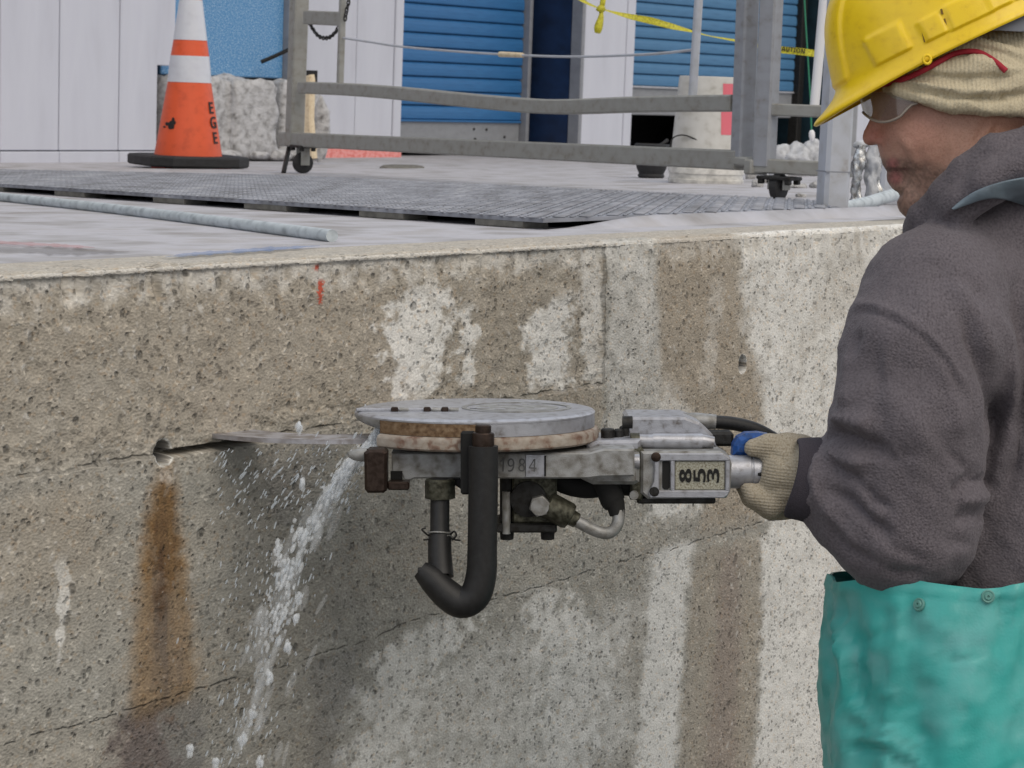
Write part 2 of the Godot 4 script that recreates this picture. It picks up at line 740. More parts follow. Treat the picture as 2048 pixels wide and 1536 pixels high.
func materials() -> void:
	var fine := ntex(1, 0.06, 4, [[0.0, 0.0], [1.0, 1.0]])
	M.fine = fine
	M.grain = ntex(2, 0.25, 2, [[0.0, 0.0], [1.0, 1.0]])
	M.cloud = ntex(3, 0.012, 5, [[0.0, 0.62], [0.35, 0.84], [0.65, 1.0], [1.0, 0.86]])
	M.dirt = ntex(4, 0.02, 5, [[0.0, s8(150, 138, 120)], [0.4, s8(205, 200, 195)], [0.6, s8(240, 240, 238)], [1.0, s8(255, 255, 255)]])
	M.subtle = ntex(20, 0.012, 5, [[0.0, 0.86], [0.4, 0.95], [1.0, 1.0]])
	mk("ground", s8(96, 92, 88), 0.95, 0.0, M.cloud, 0.4, fine, 0.6, true)
	mk("plain_concrete", s8(172, 166, 155), 0.92, 0.0, M.cloud, 1.1, fine, 0.5, true)
	mk("deck", s8(190, 189, 193), 0.8, 0.0, ntex(5, 0.014, 5, [[0.0, s8(188, 182, 174)], [0.35, s8(226, 225, 224)], [0.6, s8(248, 248, 251)], [1.0, s8(222, 218, 212)]]), 0.7, fine, 0.25, true)
	mk("plate", s8(178, 180, 187), 0.6, 0.0, ntex(6, 0.02, 5, [[0.0, s8(128, 126, 124)], [0.5, s8(200, 202, 206)], [0.72, s8(225, 226, 230)], [0.9, s8(255, 255, 255)]]), 0.9, fine, 0.1, true)
	mk("plate_edge", s8(62, 62, 62), 0.8, 0.2, M.cloud, 2.0)
	mk("spacer", s8(120, 118, 112), 0.9, 0.0, M.cloud, 6.0)
	mk("white_panel", s8(203, 206, 217), 0.5, 0.0, ntex(7, 0.01, 5, [[0.0, s8(238, 237, 238)], [0.3, s8(249, 249, 250)], [0.6, s8(255, 255, 255)], [1.0, s8(247, 246, 249)]]), 0.8, M.grain, 0.02, true)
	M.white_panel.uv1_scale = Vector3(1.6, 0.22, 1.6)
	mk("panel_shade", s8(150, 152, 156), 0.6, 0.0, M.subtle, 1.2)
	mk("joint", s8(60, 62, 68), 0.8)
	mk("pink_paint", s8(235, 172, 170), 0.75, 0.0, ntex(8, 0.03, 4, [[0.0, s8(220, 150, 145)], [0.45, s8(255, 215, 210)], [0.6, s8(255, 250, 248)], [1.0, s8(255, 235, 230)]]), 3.0)
	mk("slat", s8(50, 112, 166), 0.5, 0.0, ntex(9, 0.025, 5, [[0.0, s8(210, 215, 220)], [0.5, s8(240, 245, 250)], [0.86, s8(255, 255, 255)], [0.97, s8(255, 240, 225)], [1.0, Color(1, 0.9, 0.8)]]), 1.3, M.grain, 0.02)
	mk("slat_pale", s8(78, 128, 168), 0.55, 0.0, M.slat.albedo_texture, 1.0, M.grain, 0.02)
	mk("bottom_bar", s8(146, 149, 154), 0.6, 0.0, M.subtle, 2.5)
	M.slat.uv1_scale = Vector3(0.7, 7.0, 0.7)
	M.slat_pale.uv1_scale = Vector3(0.7, 7.0, 0.7)
	mk("frosted_blue", Color.WHITE, 0.5, 0.0, ntex(10, 0.21, 3, [[0.0, s8(52, 118, 178)], [0.5, s8(66, 130, 184)], [0.58, s8(105, 155, 195)], [0.74, s8(190, 208, 222)], [1.0, s8(225, 232, 238)]]), 1.5)
	mk("navy", s8(24, 48, 86), 0.55, 0.0, M.cloud, 1.2)  # blue paint, darkened for the shade of the door recess
	mk("teal_dark", s8(30, 58, 72), 0.6, 0.0, M.cloud, 1.2)
	mk("grey_trim", s8(142, 145, 152), 0.55, 0.0, M.subtle, 2.0)
	mk("inside", s8(30, 30, 32), 0.9)
	mk("rubber", s8(40, 40, 42), 0.7, 0.0, M.cloud, 6.0, M.grain, 0.04)
	mk("gate_steel", s8(152, 152, 148), 0.55, 0.0, ntex(12, 0.02, 5, [[0.0, s8(190, 176, 160)], [0.25, s8(236, 234, 230)], [0.6, s8(250, 250, 250)], [1.0, s8(255, 255, 255)]]), 2.6, M.grain, 0.03)
	mk("gate_pale", s8(150, 153, 160), 0.55, 0.0, M.gate_steel.albedo_texture, 2.6, M.grain, 0.02)
	mk("pale_steel", s8(184, 188, 197), 0.5, 0.0, M.gate_steel.albedo_texture, 1.8, M.grain, 0.02)
	mk("dark_steel", s8(58, 58, 58), 0.55, 0.6, M.dirt, 8.0, M.grain, 0.04)
	mk("pipe", s8(196, 204, 208), 0.55, 0.0, ntex(13, 0.03, 5, [[0.0, s8(150, 152, 154)], [0.3, s8(214, 216, 218)], [0.5, s8(246, 247, 248)], [1.0, s8(255, 255, 255)]]), 2.2)
	mk("bucket", s8(214, 213, 210), 0.55, 0.0, ntex(14, 0.03, 5, [[0.0, s8(196, 192, 184)], [0.35, s8(236, 235, 232)], [1.0, s8(255, 255, 254)]]), 1.2)
	mk("bucket_clean", s8(226, 224, 218), 0.45, 0.0, M.cloud, 3.0)
	mk("label_red", s8(222, 118, 132), 0.6, 0.0, ntex(15, 0.06, 3, [[0.0, s8(255, 190, 190)], [0.5, s8(255, 255, 255)], [0.75, s8(255, 230, 230)], [1.0, s8(255, 220, 220)]]), 12.0)
	mk("orange", s8(226, 92, 50), 0.5, 0.0, ntex(16, 0.02, 4, [[0.0, s8(216, 208, 204)], [0.4, s8(246, 244, 242)], [1.0, s8(255, 255, 255)]]), 2.0)
	mk("reflective", s8(208, 211, 219), 0.35, 0.0, M.white_panel.albedo_texture, 3.0)
	mk("black_print", s8(34, 26, 26), 0.7)
	mk("red_paint", s8(200, 58, 44), 0.7)
	for q in [["red_mark", Color(0.7, 0.3, 0.27, 0.32)], ["blue_mark", Color(0.3, 0.46, 0.68, 0.42)], ["grey_mark", Color(0.42, 0.4, 0.38, 0.3)]]:
		var pm := mk(q[0], q[1], 0.8)
		pm.transparency = BaseMaterial3D.TRANSPARENCY_ALPHA
	mk("tape", s8(212, 206, 44), 0.45, 0.0, M.dirt, 14.0)
	M.tape.backlight_enabled = true
	M.tape.backlight = Color(0.3, 0.3, 0.05)
	mk("wood", s8(228, 218, 198), 0.8, 0.0, ntex(17, 0.02, 4, [[0.0, s8(186, 164, 136)], [0.35, s8(240, 230, 214)], [1.0, s8(255, 250, 240)]]), 5.0, M.grain, 0.05)
	mk("rough_stone", s8(198, 198, 200), 0.95, 0.0, ntex(18, 0.03, 6, [[0.0, s8(126, 124, 122)], [0.3, s8(196, 195, 193)], [0.5, s8(240, 240, 240)], [1.0, s8(255, 255, 255)]]), 1.6, fine, 0.4)
	mk("rubble", s8(198, 197, 196), 0.9, 0.0, M.rough_stone.albedo_texture, 4.0, fine, 0.6)
	mk("foil", s8(205, 208, 212), 0.25, 0.85, M.dirt, 8.0, M.grain, 0.05)
	mk("plastic_sheet", s8(200, 202, 206), 0.6, 0.0, M.cloud, 5.0)
	mk("string_green", s8(40, 120, 90), 0.7)
	mk("white_plastic", s8(225, 225, 228), 0.45)


func ground() -> void:
	var b := B.new()
	b.face([Vector3(-150, 0, 150), Vector3(150, 0, 150), Vector3(150, 0, -150), Vector3(-150, 0, -150)], Vector3(0, -1, 0))
	struct("ground", b, M.ground)


# ---------------------------------------------------------------- the concrete wall
const WX0 := -0.96      # dock x of the textured stretch
const WX1 := 1.14
const WV0 := -0.97     # dock y of its lower edge
const WV1 := 0.12      # on over the top edge, as distance along the surface
const TW := 1600
const TH := 1080

func soft(a: float, b: float, x: float) -> float:
	var t := clampf((x - a) / (b - a), 0.0, 1.0)
	return t * t * (3.0 - 2.0 * t)

# fills arr with a stain: rows of [y, left x, right x] in pixels, edges softened over e metres and frayed by noise
func stain(arr: PackedFloat32Array, rows: Array, e: float, amount: float, fray: float, endfade: float, wob: PackedByteArray) -> PackedFloat32Array:
	var l := []
	for r in rows:
		var p := dk(on_wall(r[1], r[0]))
		var q := dk(on_wall(r[2], r[0]))
		l.append([(p.y + q.y) / 2, p.x, q.x])
	l.sort_custom(func(a, b): return a[0] > b[0])
	var top: float = l[0][0]
	var low: float = l[-1][0]
	var y0 := clampi(int((WV1 - top - endfade) / (WV1 - WV0) * TH), 0, TH - 1)
	var y1 := clampi(int((WV1 - low + endfade) / (WV1 - WV0) * TH), 0, TH - 1)
	var sx := (WX1 - WX0) / TW
	for y in range(y0, y1):
		var vv := WV1 - (y + 0.5) / TH * (WV1 - WV0)
		var k := 0
		while k < l.size() - 2 and vv < l[k + 1][0]:
			k += 1
		var f := clampf((l[k][0] - vv) / maxf(l[k][0] - l[k + 1][0], 1e-4), 0.0, 1.0)
		var xl: float = lerpf(l[k][1], l[k + 1][1], f)
		var xr: float = lerpf(l[k][2], l[k + 1][2], f)
		var pad := e + fray
		var x0 := clampi(int((xl - pad - WX0) / sx), 0, TW - 1)
		var x1 := clampi(int((xr + pad - WX0) / sx), 0, TW - 1)
		for x in range(x0, x1):
			var o := y * TW + x
			var ww := (wob[o] - 128.0) / 128.0
			var s := WX0 + x * sx
			var d := minf(s - xl, xr - s) + ww * fray
			var v2 := vv + ww * endfade * 0.8
			var a := soft(-e, e, d) * soft(low - endfade, low + endfade, v2) * (1.0 - soft(top - endfade, top + endfade, v2)) * amount
			if a > arr[o]:
				arr[o] = a
	return arr

func dock_wall() -> void:
	var wall := thing("loading_dock_wall", "weathered concrete loading dock wall with rust stain, white streaks and drilled hole", "wall", dock.origin - Vector3(0, 1.411, 0))
	# layers of noise
	var ny := func(sd: int, freq: float, oct: int, type: int, stretch: float) -> PackedByteArray:
		var f := FastNoiseLite.new()
		f.seed = sd
		f.noise_type = type
		f.frequency = freq
		f.fractal_octaves = oct
		if oct == 0:
			f.fractal_type = FastNoiseLite.FRACTAL_NONE
		var h := int(TH / stretch)
		var im := f.get_image(TW, h)
		if h != TH:
			im.resize(TW, TH, Image.INTERPOLATE_CUBIC)
		return im.get_data()
	var big: PackedByteArray = ny.call(21, 0.006, 4, FastNoiseLite.TYPE_SIMPLEX_SMOOTH, 1.0)
	var mid: PackedByteArray = ny.call(22, 0.035, 4, FastNoiseLite.TYPE_SIMPLEX_SMOOTH, 1.0)
	var fine: PackedByteArray = ny.call(23, 0.28, 3, FastNoiseLite.TYPE_SIMPLEX_SMOOTH, 1.0)
	var runs: PackedByteArray = ny.call(24, 0.05, 4, FastNoiseLite.TYPE_SIMPLEX_SMOOTH, 8.0)
	var cell := FastNoiseLite.new()
	cell.seed = 25
	cell.noise_type = FastNoiseLite.TYPE_CELLULAR
	cell.fractal_type = FastNoiseLite.FRACTAL_NONE
	cell.frequency = 0.3
	cell.cellular_return_type = FastNoiseLite.RETURN_CELL_VALUE
	var grit := cell.get_image(TW, TH).get_data()
	var n := TW * TH
	var white := PackedFloat32Array()
	white.resize(n)
	var brown := PackedFloat32Array()
	brown.resize(n)
	var rust := PackedFloat32Array()
	rust.resize(n)
	var wet_and_shade := PackedFloat32Array()
	wet_and_shade.resize(n)
	var grey := PackedFloat32Array()
	grey.resize(n)
	var red := PackedFloat32Array()
	red.resize(n)
	# the grey of the boards below the middle line, and the smooth grey strip right of the joint
	grey = stain(grey, [[870, -300, 1100], [1060, -300, 1200], [1200, -300, 1500], [1700, -300, 2000]], 0.03, 0.75, 0.06, 0.03, big)
	grey = stain(grey, [[440, 1210, 1310], [770, 1205, 1320], [900, 1205, 1330]], 0.006, 1.0, 0.01, 0.02, mid)
	# pale crust along the top edge
	white = stain(white, [[425, -300, 2000], [500, -300, 2000]], 0.01, 0.0, 0.0, 0.01, mid)
	# white patches above the saw
	white = stain(white, [[560, 850, 885], [610, 790, 900], [660, 770, 905], [720, 785, 890], [790, 800, 880]], 0.016, 1.0, 0.04, 0.03, mid)
	white = stain(white, [[610, 930, 952], [690, 925, 960], [770, 925, 945]], 0.006, 0.8, 0.02, 0.01, mid)
	white = stain(white, [[590, 1120, 1148], [650, 1045, 1146], [700, 1060, 1142], [770, 1070, 1140]], 0.012, 1.0, 0.024, 0.016, mid)
	white = stain(white, [[485, 1155, 1212], [600, 1165, 1212], [770, 1175, 1206]], 0.008, 0.62, 0.015, 0.01, mid)
	white = stain(white, [[470, 1180, 1330], [510, 1215, 1310], [560, 1270, 1300]], 0.01, 0.6, 0.02, 0.012, mid)
	white = stain(white, [[500, 1215, 1310], [900, 1215, 1330]], 0.012, 0.42, 0.012, 0.03, mid)
	# the right stretch
	white = stain(white, [[430, 1480, 2000], [620, 1490, 2000], [760, 1530, 2000], [1000, 1540, 2000], [1600, 1520, 2000]], 0.03, 0.8, 0.02, 0.01, mid)
	white = stain(white, [[450, 1545, 1580], [800, 1525, 1570], [1040, 1530, 1590]], 0.022, 1.0, 0.012, 0.02, mid)
	white = stain(white, [[760, 1320, 1340], [880, 1310, 1410], [1030, 1300, 1400]], 0.025, 0.9, 0.015, 0.02, mid)
	white = stain(white, [[560, 1420, 1450], [660, 1415, 1440], [780, 1400, 1425]], 0.01, 0.45, 0.014, 0.02, mid)
	white = stain(white, [[1090, 1305, 1388], [1300, 1290, 1365], [1600, 1265, 1350]], 0.018, 1.0, 0.01, 0.008, mid)
	white = stain(white, [[1055, 1522, 1650], [1300, 1525, 1700], [1600, 1510, 1700]], 0.01, 0.92, 0.014, 0.01, mid)
	white = stain(white, [[1230, 850, 960], [1290, 760, 930], [1400, 720, 860], [1600, 660, 800]], 0.03, 0.72, 0.06, 0.012, mid)
	white = stain(white, [[1180, 1040, 1100], [1300, 1080, 1240], [1450, 1080, 1200], [1600, 1060, 1180]], 0.03, 0.7, 0.06, 0.02, mid)
	white = stain(white, [[1260, 780, 1300], [1400, 700, 1280], [1600, 640, 1260]], 0.05, 0.46, 0.06, 0.03, big)
	white = stain(white, [[940, 318, 342], [985, 326, 338]], 0.002, 1.0, 0.004, 0.004, mid)
	white = stain(white, [[1120, 110, 135], [1200, 118, 140], [1330, 110, 122]], 0.002, 0.75, 0.008, 0.01, mid)
	# brown
	brown = stain(brown, [[440, 1318, 1470], [600, 1318, 1480], [760, 1315, 1470], [860, 1330, 1440]], 0.022, 0.75, 0.02, 0.04, mid)
	brown = stain(brown, [[700, 1440, 1500], [780, 1430, 1525], [900, 1430, 1530], [1060, 1400, 1520]], 0.018, 0.85, 0.014, 0.02, mid)
	brown = stain(brown, [[480, 1660, 1740], [580, 1640, 1740], [700, 1590, 1640]], 0.03, 0.5, 0.05, 0.04, big)
	brown = stain(brown, [[1085, 1392, 1522], [1300, 1372, 1522], [1600, 1352, 1500]], 0.016, 0.7, 0.01, 0.01, mid)
	brown = stain(brown, [[1000, -200, 210], [1200, -200, 230]], 0.03, 0.6, 0.05, 0.03, big)
	red = stain(red, [[1100, 1440, 1480], [1300, 1430, 1480], [1600, 1400, 1470]], 0.02, 0.45, 0.02, 0.02, mid)
	red = stain(red, [[1420, 230, 340], [1600, 210, 340]], 0.02, 0.7, 0.03, 0.012, mid)
	# rust below the drilled hole
	rust = stain(rust, [[945, 310, 352], [1000, 294, 354], [1100, 280, 368], [1250, 266, 382], [1390, 260, 394], [1430, 268, 360]], 0.014, 0.95, 0.006, 0.02, mid)
	rust = stain(rust, [[940, 316, 348], [1000, 304, 350], [1080, 295, 355], [1180, 300, 352]], 0.012, 1.2, 0.008, 0.04, mid)
	rust = stain(rust, [[1200, 268, 392], [1400, 262, 410]], 0.02, 0.4, 0.02, 0.02, mid)
	# wet: the wash of the saw, and under the blade its shade painted in
	wet_and_shade = stain(wet_and_shade, [[895, 470, 640], [1000, 450, 720], [1150, 420, 760], [1300, 400, 760], [1600, 330, 740]], 0.06, 0.32, 0.05, 0.02, big)
	wet_and_shade = stain(wet_and_shade, [[890, 490, 730], [960, 500, 640], [1060, 540, 620]], 0.035, 0.62, 0.03, 0.02, mid)
	wet_and_shade = stain(wet_and_shade, [[1405, 235, 420], [1600, 225, 400]], 0.02, 0.75, 0.03, 0.01, mid)
	wet_and_shade = stain(wet_and_shade, [[1300, 610, 740], [1450, 620, 690], [1600, 600, 660]], 0.015, 0.6, 0.03, 0.01, mid)
	wet_and_shade = stain(wet_and_shade, [[980, 760, 900], [1200, 760, 1000], [1280, 700, 900]], 0.04, 0.2, 0.05, 0.03, big)
	var core := PackedFloat32Array()
	core.resize(n)
	core = stain(core, [[955, 316, 346], [1000, 308, 342], [1100, 306, 346], [1250, 300, 350], [1390, 300, 352]], 0.018, 1.0, 0.012, 0.03, mid)
	var tail := PackedFloat32Array()
	tail.resize(n)
	tail = stain(tail, [[1180, 200, 460], [1300, 200, 460], [1440, 200, 460]], 0.03, 1.0, 0.02, 0.05, mid)
	# orange marks by the top edge
	var mark := PackedFloat32Array()
	mark.resize(n)
	mark = stain(mark, [[530, 634, 643], [541, 632, 642]], 0.001, 1.0, 0.004, 0.003, fine)
	mark = stain(mark, [[561, 642, 652], [585, 638, 649], [608, 640, 645]], 0.001, 1.0, 0.005, 0.004, fine)
	# the board lines: [points, depth m, half width m]
	var lines := [
		[[[-400, 1023], [0, 960], [160, 936], [310, 912], [480, 884], [620, 861], [800, 834], [990, 804], [1080, 789], [1200, 769], [1207, 768]], 0.004, 0.0016],
		[[[-200, 1546], [0, 1491], [250, 1424], [330, 1398], [490, 1352], [560, 1336], [640, 1306], [680, 1296], [712, 1290], [740, 1280], [830, 1240], [905, 1219], [960, 1210], [1020, 1190], [1090, 1172], [1180, 1143], [1290, 1110], [1330, 1106], [1390, 1084], [1440, 1070], [1530, 1044], [1580, 1040], [1760, 1000]], 0.003, 0.0014],
	]
	var hgt := PackedFloat32Array()
	hgt.resize(n)
	var vline := []
	for l in lines:
		var q := PackedFloat32Array()
		q.resize(TW)
		var w := []
		for p in l[0]:
			w.append(dk(on_wall(p[0], p[1])))
		for x in TW:
			var s := WX0 + (x + 0.5) / TW * (WX1 - WX0)
			var k := 0
			while k < w.size() - 2 and s > w[k + 1].x:
				k += 1
			q[x] = lerpf(w[k].y, w[k + 1].y, (s - w[k].x) / (w[k + 1].x - w[k].x))
		vline.append(q)
	var joint_top := dk(on_wall(1213, 482))
	var joint_low := dk(on_wall(1206, 769))
	# pits where bubbles stood against the boards, broad or tall, a few of them deep
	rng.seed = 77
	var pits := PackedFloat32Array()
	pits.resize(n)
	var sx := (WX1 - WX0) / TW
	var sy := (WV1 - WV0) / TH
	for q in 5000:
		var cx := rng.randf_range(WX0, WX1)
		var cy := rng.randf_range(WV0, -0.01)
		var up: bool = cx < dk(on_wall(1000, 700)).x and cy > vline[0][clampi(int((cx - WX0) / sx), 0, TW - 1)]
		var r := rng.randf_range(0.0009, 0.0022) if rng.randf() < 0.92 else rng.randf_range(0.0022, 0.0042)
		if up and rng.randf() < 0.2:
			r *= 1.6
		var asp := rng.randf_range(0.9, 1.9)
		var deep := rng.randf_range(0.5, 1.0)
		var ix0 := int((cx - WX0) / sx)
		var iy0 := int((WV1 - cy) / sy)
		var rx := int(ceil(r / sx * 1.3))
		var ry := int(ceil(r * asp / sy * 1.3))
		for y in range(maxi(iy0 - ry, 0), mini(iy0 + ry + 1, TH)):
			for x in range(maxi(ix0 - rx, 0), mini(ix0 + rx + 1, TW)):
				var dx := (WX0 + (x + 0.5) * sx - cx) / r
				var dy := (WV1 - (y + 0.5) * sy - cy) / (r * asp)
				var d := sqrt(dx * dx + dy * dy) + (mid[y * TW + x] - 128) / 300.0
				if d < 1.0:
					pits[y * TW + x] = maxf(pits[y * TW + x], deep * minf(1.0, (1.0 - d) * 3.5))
	# pale grains of the aggregate laid bare, thickest in the upper board
	var grain := PackedFloat32Array()
	grain.resize(n)
	for q in 11000:
		var cx := rng.randf_range(WX0, WX1)
		var cy := rng.randf_range(WV0, -0.004)
		var dense := 0.35 + 0.65 * big[clampi(int((WV1 - cy) / sy), 0, TH - 1) * TW + clampi(int((cx - WX0) / sx), 0, TW - 1)] / 255.0
		if cy < vline[0][clampi(int((cx - WX0) / sx), 0, TW - 1)]:
			dense *= 0.7
		if rng.randf() > dense:
			continue
		var r := rng.randf_range(0.0010, 0.0021) if rng.randf() < 0.9 else rng.randf_range(0.0021, 0.0046)
		var lean := rng.randf_range(-0.8, 0.8)
		var asp := rng.randf_range(0.6, 1.7)
		var tone := rng.randf_range(0.45, 1.0)
		var ix0 := int((cx - WX0) / sx)
		var iy0 := int((WV1 - cy) / sy)
		var rx := int(ceil(r / sx * 1.9))
		var ry := int(ceil(r * asp / sy * 1.5))
		for y in range(maxi(iy0 - ry, 0), mini(iy0 + ry + 1, TH)):
			for x in range(maxi(ix0 - rx, 0), mini(ix0 + rx + 1, TW)):
				var dy := (WV1 - (y + 0.5) * sy - cy) / (r * asp)
				var dx := (WX0 + (x + 0.5) * sx - cx) / r + dy * lean
				var d := sqrt(dx * dx + dy * dy) + (fine[y * TW + x] - 128) / 200.0
				if d < 1.0:
					grain[y * TW + x] = maxf(grain[y * TW + x], tone * minf(1.0, (1.0 - d) * 3.0))
	var h1 := dk(on_wall(331, 906))
	var h2 := dk(on_wall(1484, 728))
	# colours (linear) and relief
	var rgb := PackedByteArray()
	rgb.resize(n * 3)
	var rough := PackedByteArray()
	rough.resize(n)
	var relief := PackedByteArray()
	relief.resize(n)
	var jx := (joint_top.x + joint_low.x) / 2
	for y in TH:
		var vv := WV1 - (y + 0.5) * sy
		for x in TW:
			var o := y * TW + x
			var s := WX0 + (x + 0.5) * sx
			var fb := big[o] / 255.0
			var fm := mid[o] / 255.0
			var ff := fine[o] / 255.0
			var fr := runs[o] / 255.0
			var g := grit[o]
			var up_panel: bool = vv > vline[0][x] and s < jx
			# tan to grey
			var gr := clampf(grey[o] + (fb - 0.5) * 0.7, 0.0, 1.0)
			var r := lerpf(0.405, 0.4, gr) * (0.86 + 0.3 * fm)
			var gg := lerpf(0.366, 0.39, gr) * (0.86 + 0.3 * fm)
			var bb := lerpf(0.306, 0.354, gr) * (0.86 + 0.3 * fm)
			var br := brown[o] * (0.75 + 0.4 * fr)
			r = lerpf(r, 0.41, br * 0.75); gg = lerpf(gg, 0.35, br * 0.75); bb = lerpf(bb, 0.275, br * 0.75)
			var rd := red[o]
			r = lerpf(r, 0.26, rd); gg = lerpf(gg, 0.2, rd); bb = lerpf(bb, 0.18, rd)
			# lime
			var crust := (1.0 - soft(-0.035 - 0.02 * fm, -0.006, -absf(vv))) if false else soft(-0.045, -0.012, vv + (fm - 0.5) * 0.05) * 0.5
			if vv > 0.004:
				crust = 0.12
			var w := clampf(maxf(white[o], crust) * (0.92 + 0.2 * fr + 0.16 * fm) + (fm * 1.2 + fr * 0.8 - 1.0) * 0.45 * minf(1.0, white[o] * 2.0), 0.0, 1.0)
			w = w * (1.0 - br * 0.6)
			r = lerpf(r, 0.78, w); gg = lerpf(gg, 0.77, w); bb = lerpf(bb, 0.735, w)
			var ru := clampf(rust[o] * (0.85 + 0.3 * fm), 0.0, 1.3)
			if ru > 0.0:
				var dark := clampf(core[o] * (0.35 + 0.7 * fr) + soft(0.45, 0.7, fr) * 0.25, 0.0, 1.0)
				ru *= 1.0 - 0.28 * tail[o] * (0.6 + 0.6 * fm)
				r = lerpf(r, lerpf(0.30, 0.125, dark), minf(ru, 1.0)); gg = lerpf(gg, lerpf(0.185, 0.07, dark), minf(ru, 1.0)); bb = lerpf(bb, lerpf(0.08, 0.034, dark), minf(ru, 1.0))
			var mk_ := mark[o]
			r = lerpf(r, 0.5, mk_); gg = lerpf(gg, 0.09, mk_); bb = lerpf(bb, 0.05, mk_)
			# grit: pale and dark grains of the aggregate
			var sp := 0.72 + 0.56 * ff
			if g > 240:
				sp *= 1.0 + 0.36 * (1.0 - w) * (1.0 - wet_and_shade[o] * 0.5)
			elif g < 16:
				sp *= 0.62
			elif g < 30:
				gg *= 0.93; bb *= 0.86
			var gn := grain[o] * (1.0 - 0.5 * minf(wet_and_shade[o], 1.0)) * (1.0 - 0.6 * minf(rust[o], 1.0))
			r = lerpf(r, 0.72, gn * 0.55); gg = lerpf(gg, 0.71, gn * 0.55); bb = lerpf(bb, 0.68, gn * 0.55)
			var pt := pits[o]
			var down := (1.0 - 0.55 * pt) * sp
			# joints and board lines: their shade is darkened into the colour
			var dl := absf(vv - vline[0][x] + (fm - 0.5) * 0.006)
			var groove := 0.0
			if s < jx + 0.002:
				groove = maxf(groove, 1.0 - soft(0.0008, 0.0026, dl))
			var d2 := absf(vv - vline[1][x] + (fm - 0.5) * 0.006)
			groove = maxf(groove, (1.0 - soft(0.0005, 0.0018, d2)) * soft(0.38, 0.6, fr + 0.05) * 0.8)
			if vv > joint_low.y and vv < 0.0:
				var xj := lerpf(joint_low.x, joint_top.x, (vv - joint_low.y) / (joint_top.y - joint_low.y))
				groove = maxf(groove, 1.0 - soft(0.001, 0.0032, absf(s - xj + (fm - 0.5) * 0.006)))
			# inside the drilled holes: fresh grey core
			if absf(s - h1.x) < 0.02 and absf(vv - h1.y) < 0.02:
				var hd := Vector2((s - h1.x) * 1.05, vv - h1.y).length()
				var hi_ := soft(0.0142, 0.0126, hd)
				groove *= 1.0 - hi_
				pt *= 1.0 - hi_
				r = lerpf(r, 0.26, hi_); gg = lerpf(gg, 0.265, hi_); bb = lerpf(bb, 0.265, hi_)
				var rim := soft(0.0138, 0.0146, hd) * soft(0.0172, 0.0158, hd)
				r = lerpf(r, 0.66, rim); gg = lerpf(gg, 0.66, rim); bb = lerpf(bb, 0.63, rim)
			if absf(s - h2.x) < 0.02 and absf(vv - h2.y) < 0.02:
				var hd := Vector2(s - h2.x, (vv - h2.y) * 0.82).length()
				var hi_ := soft(0.0118, 0.0104, hd)
				r = lerpf(r, 0.16, hi_); gg = lerpf(gg, 0.16, hi_); bb = lerpf(bb, 0.165, hi_)
				var rim := soft(0.0095, 0.0112, hd) * soft(0.0135, 0.0118, hd) * soft(0.3, 0.5, fm)
				r = lerpf(r, 0.72, rim); gg = lerpf(gg, 0.72, rim); bb = lerpf(bb, 0.7, rim)
			down = (1.0 - 0.44 * pt) * sp  # shade inside the pits, painted into the colour
			down *= 1.0 - 0.34 * groove
			var we := wet_and_shade[o] * (0.8 + 0.3 * fm)
			down *= 1.0 - 0.55 * minf(we, 1.0)
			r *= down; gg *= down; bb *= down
			if we > 0.4:
				bb *= 1.0 + (we - 0.4) * 0.12
			rgb[o * 3] = int(255.0 * pow(clampf(r, 0.0, 1.0), 0.4545))
			rgb[o * 3 + 1] = int(255.0 * pow(clampf(gg, 0.0, 1.0), 0.4545))
			rgb[o * 3 + 2] = int(255.0 * pow(clampf(bb, 0.0, 1.0), 0.4545))
			rough[o] = int(255.0 * clampf(0.93 - 0.5 * we, 0.3, 1.0))
			var coarse := 1.0 if up_panel else 0.5
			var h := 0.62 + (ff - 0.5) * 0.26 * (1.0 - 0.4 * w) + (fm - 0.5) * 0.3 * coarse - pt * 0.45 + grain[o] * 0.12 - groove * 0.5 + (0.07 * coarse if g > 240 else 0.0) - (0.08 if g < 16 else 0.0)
			relief[o] = int(255.0 * clampf(h, 0.0, 1.0))
	var m := StandardMaterial3D.new()
	m.resource_name = "dock_concrete"
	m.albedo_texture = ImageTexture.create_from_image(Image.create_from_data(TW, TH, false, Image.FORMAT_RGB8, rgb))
	m.roughness = 1.0
	m.roughness_texture = ImageTexture.create_from_image(Image.create_from_data(TW, TH, false, Image.FORMAT_L8, rough))
	m.heightmap_enabled = true
	m.heightmap_texture = ImageTexture.create_from_image(Image.create_from_data(TW, TH, false, Image.FORMAT_L8, relief))
	m.heightmap_scale = 0.5
	M.dock_concrete = m
	# the sheet: columns and rows are closer together round the drilled holes and the saw cut
	var cut0 := dk(on_wall(345, 908))
	var cut1 := dk(on_wall(520, 879))
	var xs := spread(WX0, WX1, 0.0055, [[h1.x - 0.018, h1.x + 0.018], [h2.x - 0.02, h2.x + 0.02]], 0.0012)
	var ys := spread(WV0, -0.008, 0.0055, [[h1.y - 0.02, h1.y + 0.02], [h2.y - 0.022, h2.y + 0.022]], 0.0012)
	ys.reverse()
	var over := []      # the rounded, chipped arris and the strip of top surface behind it
	for q in 8:
		over.append(q)
	var lump := FastNoiseLite.new()
	lump.seed = 31
	lump.frequency = 9.0
	var chip := FastNoiseLite.new()
	chip.seed = 32
	chip.frequency = 28.0
	chip.fractal_octaves = 3
	var wob := FastNoiseLite.new()
	wob.seed = 33
	wob.frequency = 90.0
	var rows := []
	var uvs := PackedVector2Array()
	var total := 8 + ys.size()
